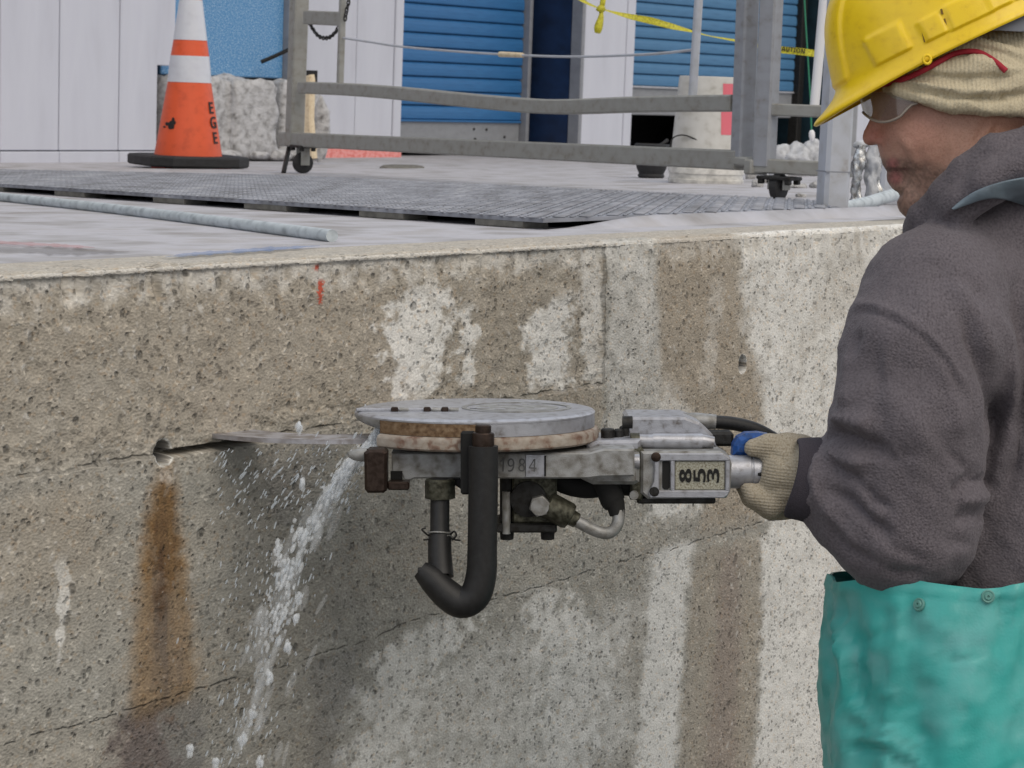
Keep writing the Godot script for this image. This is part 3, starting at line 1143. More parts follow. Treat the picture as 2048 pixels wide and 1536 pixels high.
	for ri in total:
		var row := PackedVector3Array()
		for s in xs:
			var p: Vector3
			var along: float
			var bite := maxf(0.0, chip.get_noise_2d(s, 0.3)) * 0.014 + maxf(0.0, chip.get_noise_2d(s * 2.6, 5.0)) * 0.008
			var low := dk(on_wall(0, 700)).x
			bite *= 1.0 + soft(low + 0.5, low, s) * 0.7
			if ri < 8:
				# from the back of the strip over the arris
				var f := float(ri)
				if ri < 4:
					var z := lerpf(-0.12, -0.018, f / 3.0)
					p = Vector3(s, DECK_FALL * z - (bite * 0.25 if ri == 3 else 0.0), z)
					along = -z
				else:
					var a := (f - 4.0) / 3.0 * PI / 2
					p = Vector3(s, -0.0088 + 0.0088 * cos(a) - bite * 0.35 * cos(a), -0.009 + 0.009 * sin(a) - bite * 0.8)
					along = 0.012 - 0.016 * (f - 4.0) / 3.0
			else:
				var vv: float = ys[ri - 8]
				var xi := clampi(int((s - WX0) / sx), 0, TW - 1)
				var z := lump.get_noise_2d(s, vv) * 0.003 + chip.get_noise_2d(s, vv) * 0.0012
				var vm: float = vline[0][xi]
				if s < jx:
					z += (-0.004 + lump.get_noise_2d(s * 3.0 + 9.0, vv * 3.0) * 0.002 + chip.get_noise_2d(s * 2.0, vv * 2.0 + 3.0) * 0.0022) * soft(vm - 0.002, vm + 0.002, vv)
				var vl: float = vline[1][xi]
				z += -0.0012 * soft(vl + 0.006, vl - 0.006, vv)
				z -= bite * 0.8 * soft(-0.05, -0.012, vv)
				# drilled holes
				var e1 := Vector2((s - h1.x) * 1.05, vv - h1.y)
				var d1 := e1.length() + wob.get_noise_2d(s, vv) * 0.0012
				z -= 0.036 * soft(0.0138, 0.0118, d1) + 0.002 * soft(0.018, 0.0138, d1)
				var e2 := Vector2((s - h2.x) * 1.0, (vv - h2.y) * 0.82)
				var d2 := e2.length() + wob.get_noise_2d(s + 3.0, vv) * 0.0018
				z -= 0.035 * soft(0.0115, 0.0095, d2)
				# the cut
				if s > cut0.x - 0.002 and s < cut1.x:
					var f2: float = (s - cut0.x) / (cut1.x - cut0.x)
					var vc := lerpf(cut0.y, cut1.y, f2)
					z -= 0.03 * soft(0.0040, 0.0026, absf(vv - vc) + wob.get_noise_2d(s, 4.0) * 0.0006)
				p = Vector3(s, vv, z)
				along = vv
			row.append(dock * p)
			uvs.append(Vector2((s - WX0) / (WX1 - WX0), (WV1 - along) / (WV1 - WV0)))
		rows.append(row)
	var b := B.new()
	b.grid(rows, false, dock.basis.z + Vector3.UP * 0.3)
	b.uv = uvs
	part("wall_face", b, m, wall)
	# body of the dock below, beside and behind the textured stretch
	b = B.new()
	dbox(b, -26, WX0 + 0.001, -1.411, -0.004, -0.12, -0.001, 0.006)
	dbox(b, WX1 - 0.001, 26, -1.411, -0.004, -0.12, -0.001, 0.006)
	dbox(b, WX0, WX1, -1.411, WV0 + 0.001, -0.1, -0.004)
	dbox(b, -26, 26, -1.8, -0.15, -0.6, -0.125)
	part("wall_body", b, M.plain_concrete, wall)

func spread(a: float, b: float, step: float, tight: Array, small: float) -> Array:
	var out := []
	var x := a
	while x < b:
		out.append(x)
		var d := step
		for t in tight:
			if x >= t[0] - 0.002 and x < t[1]:
				d = small
			elif x < t[0] and x + step > t[0]:
				d = maxf(t[0] - x, small)
		x += d
	out.append(b)
	return out


# ---------------------------------------------------------------- the deck on top of the dock
func deck() -> void:
	var b := B.new()
	# the concrete deck, finely enough divided to be slightly uneven
	var wave := FastNoiseLite.new()
	wave.seed = 41
	wave.frequency = 1.2
	var rows := []
	for r in 40:
		var z := -0.12 - 5.9 * pow(r / 39.0, 1.4)
		var row := PackedVector3Array()
		for k in 81:
			var x := -12.0 + 24.0 * k / 80.0
			row.append(dock * Vector3(x, deck_y(z) + (wave.get_noise_2d(x, z) * 0.004 * soft(-1.5, -3.0, z)), z))
		rows.append(row)
	b.grid(rows, false, Vector3.UP)
	struct("dock_floor", b, M.deck)
	# paint marks: sheets 4 mm over the floor
	for q in [["red_mark", "faded red spray line on the concrete at the left edge", [[-60, 486, 3], [30, 491, 6], [90, 494, 5], [140, 497, 6], [190, 500, 1]]], ["blue_mark", "blue chalky smear on the concrete behind the wall edge", [[330, 519, 1], [390, 513, 7], [450, 509, 6], [520, 504, 8], [580, 500, 5], [640, 496, 1]]], ["grey_mark", "brownish damp streak on the concrete left of the blue smear", [[-60, 499, 6], [60, 502, 12], [130, 505, 14], [200, 506, 8], [260, 506, 1]]]]:
		b = B.new()
		var l := []
		for e in q[2]:
			l.append(Vector3(e[0], e[1], e[2]))
		var cc := curve(l, 6)
		var r0 := PackedVector3Array()
		var r1 := PackedVector3Array()
		for k in cc.size():
			var hw: float = cc[k].z / 2.0 * (1.0 + 0.3 * sin(k * 2.3) + 0.2 * sin(k * 5.1))
			r0.append(on_deck(cc[k].x, cc[k].y - hw) + Vector3.UP * (0.003 if q[0] != "grey_mark" else 0.0015))
			r1.append(on_deck(cc[k].x, cc[k].y + hw) + Vector3.UP * (0.003 if q[0] != "grey_mark" else 0.0015))
		b.grid([r0, r1], false, Vector3.UP)
		var o := part("paint_mark" if q[0] != "grey_mark" else "damp_streak", b, M[q[0]], self)
		tag(o, q[1], "paint mark" if q[0] != "grey_mark" else "stain")
	# steel tread plate, on spacers, over the pit of the dock leveller
	var t := thing("tread_plate", "large raised steel tread plate lying on the dock behind the wall edge", "steel plate", on_deck(1000, 420))
	var lift := Vector3.UP * 0.017
	var c0 := on_deck(-400, 356) + lift
	var c1 := on_deck(1085, 460) + lift
	var c2 := on_deck(1680, 434) + lift
	var c3 := on_deck(1640, 419) + lift
	var c4 := on_deck(1100, 391) + lift
	var c5 := on_deck(560, 363) + lift
	var c6 := on_deck(0, 352) + lift
	var c7 := on_deck(-400, 347) + lift
	var top := [c0, c1, c2, c3, c4, c5, c6, c7]
	b = B.new()
	var flat := PackedVector2Array()
	for p in top:
		var q := dk(p)
		flat.append(Vector2(q.x, q.z))
	var tri := Geometry2D.triangulate_polygon(flat)
	for k in range(0, tri.size(), 3):
		b.face([top[tri[k]], top[tri[k + 1]], top[tri[k + 2]]], top[0] - Vector3.UP * 5.0)
		b.face([top[tri[k]] - Vector3.UP * 0.006, top[tri[k + 1]] - Vector3.UP * 0.006, top[tri[k + 2]] - Vector3.UP * 0.006], top[0] + Vector3.UP * 5.0)
	var mid := (c1 + c5) / 2
	for k in top.size():
		var k2 := (k + 1) % top.size()
		b.face([top[k], top[k2], top[k2] - Vector3.UP * 0.006, top[k] - Vector3.UP * 0.006], mid)
	part("plate", b, M.plate, t)
	# lugs of the tread: short ribs at right angles, alternately
	var lug := B.new()
	lug.prism(Transform3D(Basis(Vector3.RIGHT, -PI / 2), Vector3.ZERO), PackedVector2Array([Vector2(-0.011, 0), Vector2(-0.005, -0.0035), Vector2(0.005, -0.0035), Vector2(0.011, 0), Vector2(0.005, 0.0035), Vector2(-0.005, 0.0035)]), 0.0, 0.0028, 0.0012)
	var place := []
	var pitch := 0.026
	var dir := dk(c1) - dk(c0)
	dir.y = 0
	dir = dir.normalized()
	var turn := Basis(Vector3.UP, atan2(-dir.z, dir.x))
	for i in range(-40, 400):
		for j in range(-220, 220):
			var q := dk(c1) + Vector3(i * pitch * -0.5, 0, 0)
			var w := dk(c1) + turn * Vector3(-i * pitch, 0, j * pitch)
			if w.z > -0.1 or absf(w.x) > 6.0:
				continue
			if not Geometry2D.is_point_in_polygon(Vector2(w.x, w.z), flat):
				continue
			w.y = deck_y(w.z) + 0.017
			place.append(Transform3D(dock.basis * turn * Basis(Vector3.UP, PI / 4 if (i + j) % 2 else -PI / 4), dock * w))
	var mm := MultiMesh.new()
	mm.transform_format = MultiMesh.TRANSFORM_3D
	mm.mesh = lug.mesh(Transform3D(), M.plate)
	mm.instance_count = place.size()
	for k in place.size():
		mm.set_instance_transform(k, Transform3D(place[k].basis, place[k].origin - t.position))
	var mi := MultiMeshInstance3D.new()
	mi.name = "tread_lugs"
	mi.multimesh = mm
	mi.set_meta("kind", "stuff")
	t.add_child(mi)
	# spacers under its near edge
	var edge := [[109, 168], [306, 368], [488, 572], [718, 806], [950, 1045], [-60, 6]]
	for e in edge:
		b = B.new()
		var a: float = 374.5 + (455.5 - 374.5) * e[0] / 1085.0 + 6.0
		var p := on_deck(e[0], 384.0 + 76.0 * e[0] / 1085.0) + Vector3.UP * 0.0058
		var q := on_deck(e[1], 384.0 + 76.0 * e[1] / 1085.0) + Vector3.UP * 0.0058
		var back := (c5 - c1).normalized()
		back = (deck_n.cross(q - p)).normalized() * 0.05
		if back.dot(c4 - p) < 0:
			back = -back
		b.bar([p + back * 0.5, q + back * 0.5], 0.05, 0.0106, Vector3.UP, 0.001)
		part("spacer_block", b, M.spacer, t)
	b = B.new()
	b.bar([c0 - Vector3.UP * 0.0115 + dock.basis.x * 0.16, c1 - Vector3.UP * 0.0115 + dock.basis.x * 0.16 - dock.basis.z * 0.05], 0.02, 0.0104, Vector3.UP)
	part("under_frame", b, M.inside, t)
	# mortar ramp along the front edge of the plate
	var ramp := [PackedVector3Array(), PackedVector3Array(), PackedVector3Array()]
	for k in 25:
		var f := k / 24.0
		var p := (c1 - lift).lerp(c2 - lift + (c2 - c1) * 0.6, f)
		var hh := 0.0165 * soft(0.0, 0.2, f)
		ramp[0].append(p + dock.basis.z * (0.035 + 0.01 * sin(f * 31.0)) + Vector3.UP * 0.0004)
		ramp[1].append(p + dock.basis.z * 0.004 + Vector3.UP * (hh + 0.0005))
		ramp[2].append(p + dock.basis.z * 0.0025 - Vector3.UP * 0.002)
	b = B.new()
	b.grid(ramp, false, dock.basis.z + Vector3.UP)
	struct("dock_floor", b, M.deck)


# ---------------------------------------------------------------- the warehouse front
func building() -> void:
	var w := thing("warehouse", "white panelled warehouse front with blue roller doors behind the dock", "warehouse", dock * Vector3(2, deck_y(-5.6), -5.6))
	var hi := 3.4
	var pl := 4.85
	var pp := 5.5
	var pd := 5.83
	var xat := func(x: float, y: float, perp: float) -> float: return dk(on_face(x, y, perp)).x
	# left wall of white sheets
	var edges := [-700.0, -560.0, -410.0, -260.0, -120.0, 0.0, 119.0, 239.0, 316.0]
	var yb := deck_y(-pl)
	var ytrim: float = dk(on_face(120, 303, pl)).y
	for k in edges.size() - 1:
		var b := B.new()
		var xa: float = xat.call(edges[k], 150, pl)
		var xb: float = xat.call(edges[k + 1], 150, pl)
		dbox(b, xa + 0.002, xb - 0.002, ytrim + 0.004, hi, -pl - 0.06, -pl, 0.003)
		part("wall_panel", b, M.white_panel, w)
		b = B.new()
		dbox(b, xa + 0.001, xb - 0.001, yb - 0.02, ytrim, -pl - 0.06, -pl + 0.006, 0.003)
		part("base_trim", b, M.white_panel, w)
	var b0 := B.new()
	dbox(b0, xat.call(-700, 150, pl), xat.call(316, 150, pl) - 0.01, yb - 0.05, hi, -pl - 0.3, -pl - 0.062)
	part("wall_core", b0, M.joint, w)
	# the blue door with a frosted, splashed face, over broken stone
	var pb := pl + 0.07
	var b := B.new()
	var x0: float = xat.call(316, 60, pl)
	var x1: float = xat.call(331, 60, pb)
	var ylow: float = dk(on_face(323, 131, pl + 0.01)).y
	dbox(b, x0 + 0.004, x1, ylow, hi, -pb - 0.02, -pl - 0.012, 0.003)
	part("door_frame", b, M.white_panel, w)
	var dx0: float = xat.call(328, 60, pb)
	var dx1: float = xat.call(575, 60, pb)
	var dy: float = dk(on_face(450, 153, pb)).y
	var door := B.new()
	dbox(door, dx0 + 0.006, dx1, dy, hi, -pb - 0.06, -pb - 0.022, 0.004)
	part("blue_door", door, M.frosted_blue, w, "blue door panel speckled white with slush")
	b = B.new()
	dbox(b, dx0 - 0.02, dx1 + 0.3, yb, dy + 0.04, -pb - 0.4, -pb - 0.1)
	dbox(b, dx0 + 0.01, dx1 + 0.2, dy - 0.012, dy - 0.001, -pb - 0.1, -pb - 0.03)
	part("door_gap", b, M.inside, w)
	b = B.new()
	dbox(b, dx1, dx1 + 0.09, dy - 0.02, hi, -pb - 0.1, -pb + 0.01, 0.004)
	part("door_post", b, M.grey_trim, w)
	b = B.new()
	var hp: Array = pts([[522, 124], [548, 113], [580, 98]], depth_of(on_face(540, 110, pb - 0.05)))
	b.tube(hp, 0.0085, 8)
	part("latch_bar", b, M.dark_steel, w)
	# broken stone blocks under the door
	var nz := FastNoiseLite.new()
	nz.seed = 51
	nz.frequency = 9.0
	nz.fractal_octaves = 4
	for q in [[335, 238, 0.06, 0.165, 0.0, 1.9], [398, 238, 0.13, 0.17, 0.0, 1.95], [484, 236, 0.125, 0.166, 0.03, 1.95], [572, 238, 0.12, 0.164, -0.03, 1.95], [440, 308, 0.07, 0.022, 0.06, 1.3], [500, 310, 0.05, 0.02, 0.07, 1.3], [545, 309, 0.07, 0.026, 0.06, 1.3], [600, 312, 0.06, 0.018, 0.08, 1.3]]:
		var sb := B.new()
		nz.seed += 1
		nz.frequency = 6.0 if q[3] > 0.1 else 16.0
		sb.blob(Transform3D(dock.basis, on_face(q[0], q[1], pb + 0.05 - q[4] - 0.06)), Vector3(q[2], q[3], 0.09), nz, 0.2, 40, q[5])
		part("foundation_stone" if q[3] > 0.1 else "stone_chip", sb, M.rough_stone, w)
	# pier between the blue door and the first roller door
	var ax0: float = xat.call(597, 150, pp)
	var cuts := [ax0, xat.call(712, 150, pp), xat.call(787, 150, pp)]
	var ypink: float = dk(on_face(720, 298, pp)).y
	var ybp := deck_y(-pp)
	for k in 2:
		b = B.new()
		dbox(b, cuts[k] + 0.0015, cuts[k + 1] - 0.0015, ypink + 0.003, hi, -pp - 0.05, -pp, 0.003)
		part("wall_panel", b, M.white_panel, w)
	b = B.new()
	dbox(b, cuts[2] + 0.003, xat.call(804, 150, pp), ypink + 0.003, hi, -pp - 0.3, -pp + 0.004, 0.004)
	part("corner_trim", b, M.white_panel, w)
	b = B.new()
	dbox(b, ax0, xat.call(802, 300, pp), ybp - 0.02, ypink, -pp - 0.3, -pp + 0.006, 0.004)
	part("painted_plinth", b, M.pink_paint, w, "plinth splashed with pink paint")
	b = B.new()
	dbox(b, ax0, cuts[2] + 0.002, ybp, hi, -pp - 0.34, -pp - 0.052)
	dbox(b, ax0 - 1.2, xat.call(586, 150, pb + 0.15), ybp - 0.1, hi, -pp - 0.34, -pb - 0.15)
	part("wall_core", b, M.panel_shade, w)
	# a loose stake and a flake of plaster by the pier
	roller_door(w, xat.call(792, 100, pd), xat.call(1043, 100, pd), 925, 240, 291, 28.2, pd, "slat")
	b = B.new()
	dbox(b, xat.call(1043, 100, pd) + 0.004, xat.call(1050, 100, pd), deck_y(-pd), hi, -pd - 0.02, -pd + 0.05, 0.004)
	part("door_rail", b, M.grey_trim, w)
	# the second pier: blue return, grey corner strip, white face
	var bx0: float = xat.call(1162, 150, pp)
	b = B.new()
	dbox(b, bx0 - 0.004, bx0 + 0.05, deck_y(-pp), hi, -pd - 0.25, -pp - 0.075, 0.0)
	part("pier_return", b, M.navy, w, "blue side of the pier, its shade painted in")
	b = B.new()
	dbox(b, bx0 - 0.008, bx0 + 0.02, deck_y(-pp), hi, -pp - 0.072, -pp + 0.004, 0.004)
	part("corner_trim", b, M.grey_trim, w)
	var bx1: float = xat.call(1250, 150, pp)
	b = B.new()
	dbox(b, bx0 + 0.022, bx1 - 0.002, deck_y(-pp), hi, -pp - 0.05, -pp, 0.003)
	part("wall_panel", b, M.white_panel, w)
	b = B.new()
	dbox(b, bx1 + 0.002, xat.call(1266, 150, pp), deck_y(-pp), hi, -pp - 0.3, -pp + 0.004, 0.004)
	part("corner_trim", b, M.white_panel, w)
	b = B.new()
	dbox(b, bx0 + 0.052, bx1 + 0.01, deck_y(-pp), hi, -pd - 0.25, -pp - 0.052)
	part("wall_core", b, M.joint, w)
	# second roller door, part open
	roller_door(w, xat.call(1254, 100, pd), xat.call(1588, 100, pd), 1320, 173, 232, 23.6, pd, "slat_pale")
	b = B.new()
	dbox(b, xat.call(1588, 100, pd) + 0.004, xat.call(1598, 100, pd), deck_y(-pd), hi, -pd - 0.02, -pd + 0.05, 0.004)
	part("door_rail", b, M.dark_steel, w)
	# third pier
	var cx0: float = xat.call(1702, 200, pp)
	b = B.new()
	dbox(b, cx0 - 0.004, cx0 + 0.05, deck_y(-pp), hi, -pd - 0.25, -pp - 0.075)
	part("pier_return", b, M.teal_dark, w, "dark teal side of the pier")
	b = B.new()
	dbox(b, cx0 - 0.008, cx0 + 0.09, deck_y(-pp), hi, -pp - 0.072, -pp + 0.004, 0.004)
	part("corner_trim", b, M.panel_shade, w)
	b = B.new()
	dbox(b, cx0 + 0.094, cx0 + 2.4, deck_y(-pp), hi, -pp - 0.05, -pp, 0.003)
	part("wall_panel", b, M.white_panel, w)
	# everything behind and above
	b = B.new()
	dbox(b, -14, 16, hi - 0.01, hi + 0.3, -12, -pl - 0.02)
	dbox(b, -14, 16, -0.8, hi, -12.2, -12)
	dbox(b, -14.2, -14, -0.8, hi, -12, -pl - 0.1)
	dbox(b, cx0 + 2.4, 16, -0.8, hi, -6.2, -pp - 0.01)
	dbox(b, 16, 16.2, -0.8, hi, -12, -pp - 0.1)
	part("rear_wall", b, M.panel_shade, w)
	b = B.new()
	dbox(b, -14, 16, -0.6, deck_y(-6.02), -12, -6.0)
	part("inner_floor", b, M.inside, w)
	b = B.new()
	dbox(b, -13.9, 15.9, -0.3, hi - 0.02, -7.4, -7.3)
	part("inner_wall", b, M.inside, w)

func roller_door(w: Node3D, x0: float, x1: float, cx: float, ylow: float, ybar: float, pitch: float, pd: float, mat: String) -> void:
	var d := Node3D.new()
	d.name = "roller_door"
	w.add_child(d, true)
	d.position = dock * Vector3((x0 + x1) / 2, deck_y(-pd), -pd) - w.position
	var y0: float = dk(on_face(cx, ylow, pd)).y
	var h: float = dk(on_face(cx, ylow - pitch, pd)).y - y0
	var yb: float = dk(on_face(cx, ybar, pd)).y
	var prof := PackedVector2Array()
	# z across, y up: a curved slat with a hooked lower edge
	for q in [[-0.012, 0.0], [0.006, 0.001], [0.0105, 0.006], [0.0115, h * 0.3], [0.011, h * 0.55], [0.007, h * 0.82], [-0.002, h * 0.955], [-0.012, h * 0.96]]:
		prof.append(Vector2(q[0], q[1]))
	var shared: ArrayMesh
	for k in 16:
		var o := MeshInstance3D.new()
		o.name = "slat"
		if shared == null:
			var b := B.new()
			b.prism(Transform3D(Basis(dock.basis.z, Vector3.UP, dock.basis.x * -1.0), dock * Vector3((x0 + x1) / 2, y0, -pd)), prof, -(x1 - x0) / 2, (x1 - x0) / 2)
			shared = b.mesh(Transform3D(Basis(), w.position + d.position).affine_inverse(), M[mat])
		o.mesh = shared
		o.position = Vector3(0, h * k, 0)
		d.add_child(o, true)
	var b := B.new()
	dbox(b, x0, x1, y0 + h * 16, 3.4, -pd - 0.02, -pd + 0.01)
	part("curtain", b, M[mat], d)
	b = B.new()
	dbox(b, x0, x1, yb + 0.004, y0 - 0.006, -pd - 0.02, -pd + 0.004, 0.004)
	part("bottom_bar", b, M.bottom_bar, d)
	b = B.new()
	dbox(b, x0, x1, y0 - 0.012, y0 - 0.001, -pd - 0.02, -pd + 0.018, 0.002)
	part("lip", b, M.pale_steel if mat == "slat_pale" else M[mat], d)
	if mat == "slat":
		for q in [[948, 258], [973, 259], [950, 278], [1009, 274]]:
			b = B.new()
			b.box(Transform3D(dock.basis, on_face(q[0], q[1], pd - 0.006)), Vector3(0.012, 0.012, 0.01), 0.002)
			part("bolt_head", b, M.dark_steel, d)


# ---------------------------------------------------------------- rolling gates
func gates() -> void:
	var f1 := on_deck(600, 346)
	var f2 := on_deck(1505, 399)
	var along := (f2 - f1)
	along.y = 0
	along = along.normalized()
	var nn := along.cross(Vector3.UP)
	var gp := func(x: float, y: float) -> Vector3: return on_plane(x, y, f1, nn)
	var g := thing("rolling_gate", "wide grey steel rolling gate with bent middle rail, chain and cable", "gate", f1)
	var tw := 0.046
	# posts
	var b := B.new()
	b.bar([gp.call(588.5, 290), gp.call(601, -60)], tw * 1.05, tw * 1.05, along, 0.004)
	part("post", b, M.gate_steel, g)
	b = B.new()
	b.bar([gp.call(1483, 325), gp.call(1498, -60)], 0.04, 0.04, along, 0.004)
	part("post", b, M.gate_pale, g)
	# rails
	b = B.new()
	var mid := []
	for q in [[606, 175.5], [700, 179], [800, 186.5], [900, 197], [1000, 206.5], [1080, 212.5], [1150, 213.5], [1260, 209.5], [1360, 207.5], [1474, 206.5]]:
		mid.append(gp.call(q[0], q[1]))
	b.bar(curve(mid, 3), 0.04, 0.038, Vector3.UP, 0.004)
	part("rail", b, M.gate_steel, g, "bent middle rail")
	b = B.new()
	b.bar([gp.call(569, 278), gp.call(1484, 320.5)], 0.045, 0.045, Vector3.UP, 0.004)
	part("rail", b, M.gate_steel, g)
	# uprights and the link plate
	b = B.new()
	b.bar([gp.call(680, 168), gp.call(687.5, -60)], 0.019, 0.019, along, 0.003)
	part("upright", b, M.gate_steel, g)
	b = B.new()
	b.bar([gp.call(612, 34.5), gp.call(684, 38)], 0.02, 0.043, Vector3.UP, 0.003)
	part("cross_bar", b, M.gate_steel, g)
	b = B.new()
	b.tube([gp.call(1385, 196), gp.call(1401, -60)], 0.0105, 10)
	part("rod", b, M.pale_steel, g)
	# chain: each link a ring
	var ch := curve([gp.call(619, 46), gp.call(627, 60), gp.call(636, 71), gp.call(647, 76), gp.call(660, 74), gp.call(672, 63), gp.call(679, 50)], 8)
	chain(g, ch)
	chain(g, curve([gp.call(690, 40), gp.call(693, 22), gp.call(697, 5), gp.call(698, -20)], 8))
	# cable with a splice
	b = B.new()
	var cable := curve([gp.call(687, 76), gp.call(740, 84), gp.call(800, 93), gp.call(900, 102), gp.call(1010, 109), gp.call(1140, 113.5), gp.call(1265, 110), gp.call(1330, 106), gp.call(1390, 99)], 5)
	b.tube(cable, 0.0036, 6)
	part("cable", b, M.pale_steel, g)
	b = B.new()
	b.tube([gp.call(1000, 108.5), gp.call(1045, 110.5)], [0.0075, 0.0065], 8)
	part("cable_splice", b, M.wood, g)
	# hinge
	b = B.new()
	b.tube([gp.call(1477, 241) - nn * 0.03, gp.call(1473, 312) - nn * 0.03], 0.009, 12)
	part("hinge_pin", b, M.pale_steel, g)
	b = B.new()
	b.box(frame(gp.call(1488, 322) - nn * 0.012, along, Vector3.UP), Vector3(0.075, 0.02, 0.07), 0.004)
	b.box(frame(gp.call(1512, 334), along, Vector3.UP), Vector3(0.03, 0.034, 0.05), 0.004)
	part("hinge_plate", b, M.gate_steel, g)
	# foot
	caster(g, f1 + along * 0.02, along, gp.call(612, 291), 0.033)
	b = B.new()
	b.bar([gp.call(579, 292), on_deck(567, 346)], 0.012, 0.014, along, 0.002)
	part("prop", b, M.dark_steel, g)

	# the second gate
	var h1 := on_deck(1530, 400)
	var h2 := on_deck(1640, 405)
	var al2 := h2 - h1
	al2.y = 0
	al2 = (al2.normalized() * 0.8 + dock.basis.x * 0.2).normalized()
	var n2 := al2.cross(Vector3.UP)
	var hp := func(x: float, y: float) -> Vector3: return on_plane(x, y, h1, n2)
	var g2 := thing("side_gate", "narrow grey steel gate on a caster behind the hard hat brim", "gate", h1)
	b = B.new()
	b.bar([hp.call(1528, 332), hp.call(1546, -60)], 0.041, 0.041, al2, 0.004)
	part("post", b, M.gate_pale, g2)
	b = B.new()
	b.bar([hp.call(1545, 219), hp.call(1700, 225)], 0.03, 0.027, Vector3.UP, 0.003)
	part("rail", b, M.gate_steel, g2)
	b = B.new()
	b.bar([hp.call(1513, 331), hp.call(1700, 340)], 0.036, 0.032, Vector3.UP, 0.003)
	part("rail", b, M.gate_steel, g2)
	b = B.new()
	b.tube([hp.call(1629, 212), hp.call(1653, -60)], 0.0105, 12)
	part("upright", b, M.white_plastic, g2)
	caster(g2, on_deck(1556, 401), al2, hp.call(1556, 352), 0.03)

func chain(g: Node3D, path: Array) -> void:
	var total := 0.0
	for k in path.size() - 1:
		total += path[k].distance_to(path[k + 1])
	var step := 0.0125
	var n := int(total / step)
	var k := 0
	var gone := 0.0
	for j in n:
		var want := (j + 0.5) * step
		while k < path.size() - 2 and gone + path[k].distance_to(path[k + 1]) < want:
			gone += path[k].distance_to(path[k + 1])
			k += 1
		var d: Vector3 = (path[k + 1] - path[k]).normalized()
		var c: Vector3 = path[k] + d * (want - gone)
		var side := d.cross(Vector3.UP if absf(d.y) < 0.9 else dock.basis.x).normalized()
		if j % 2:
			side = side.cross(d)
		var ring := []
		for q in 13:
			var a := TAU * q / 12
			ring.append(c + d * cos(a) * 0.0098 + side * sin(a) * 0.0058)
		var b := B.new()
		b.tube(ring, 0.0021, 5, false)
		part("chain_link", b, M.dark_steel, g)

func caster(g: Node3D, foot: Vector3, along: Vector3, top: Vector3, r: float) -> void:
	var up := Vector3.UP
	var across := along.cross(up)
	var h := (top - foot).dot(up)
	var c := Node3D.new()
	c.name = "caster"
	g.add_child(c, true)
	c.position = foot - g.position
	var b := B.new()
	b.box(frame(foot + up * (h - 0.004), along, up), Vector3(0.085, 0.008, 0.06), 0.002)
	for s in [-1.0, 1.0]:
		for e in [-1.0, 1.0]:
			b.box(frame(foot + up * (h - 0.012) + along * 0.034 * s + across * 0.02 * e, along, up), Vector3(0.013, 0.012, 0.013), 0.002)
	part("mount_plate", b, M.dark_steel, c)
	b = B.new()
	for s in [-1.0, 1.0]:
		b.bar([foot + up * (h - 0.008) + along * 0.019 * s, foot + up * (r * 0.8) + along * 0.019 * s], 0.03, 0.0045, along, 0.001)
	part("fork", b, M.gate_steel, c)
	b = B.new()
	b.lathe(frame(foot + up * r, up, along), [[0.006, -0.012], [r * 0.8, -0.012], [r, -0.008], [r, 0.008], [r * 0.8, 0.012], [0.006, 0.012]], 20)
	part("wheel", b, M.rubber, c)


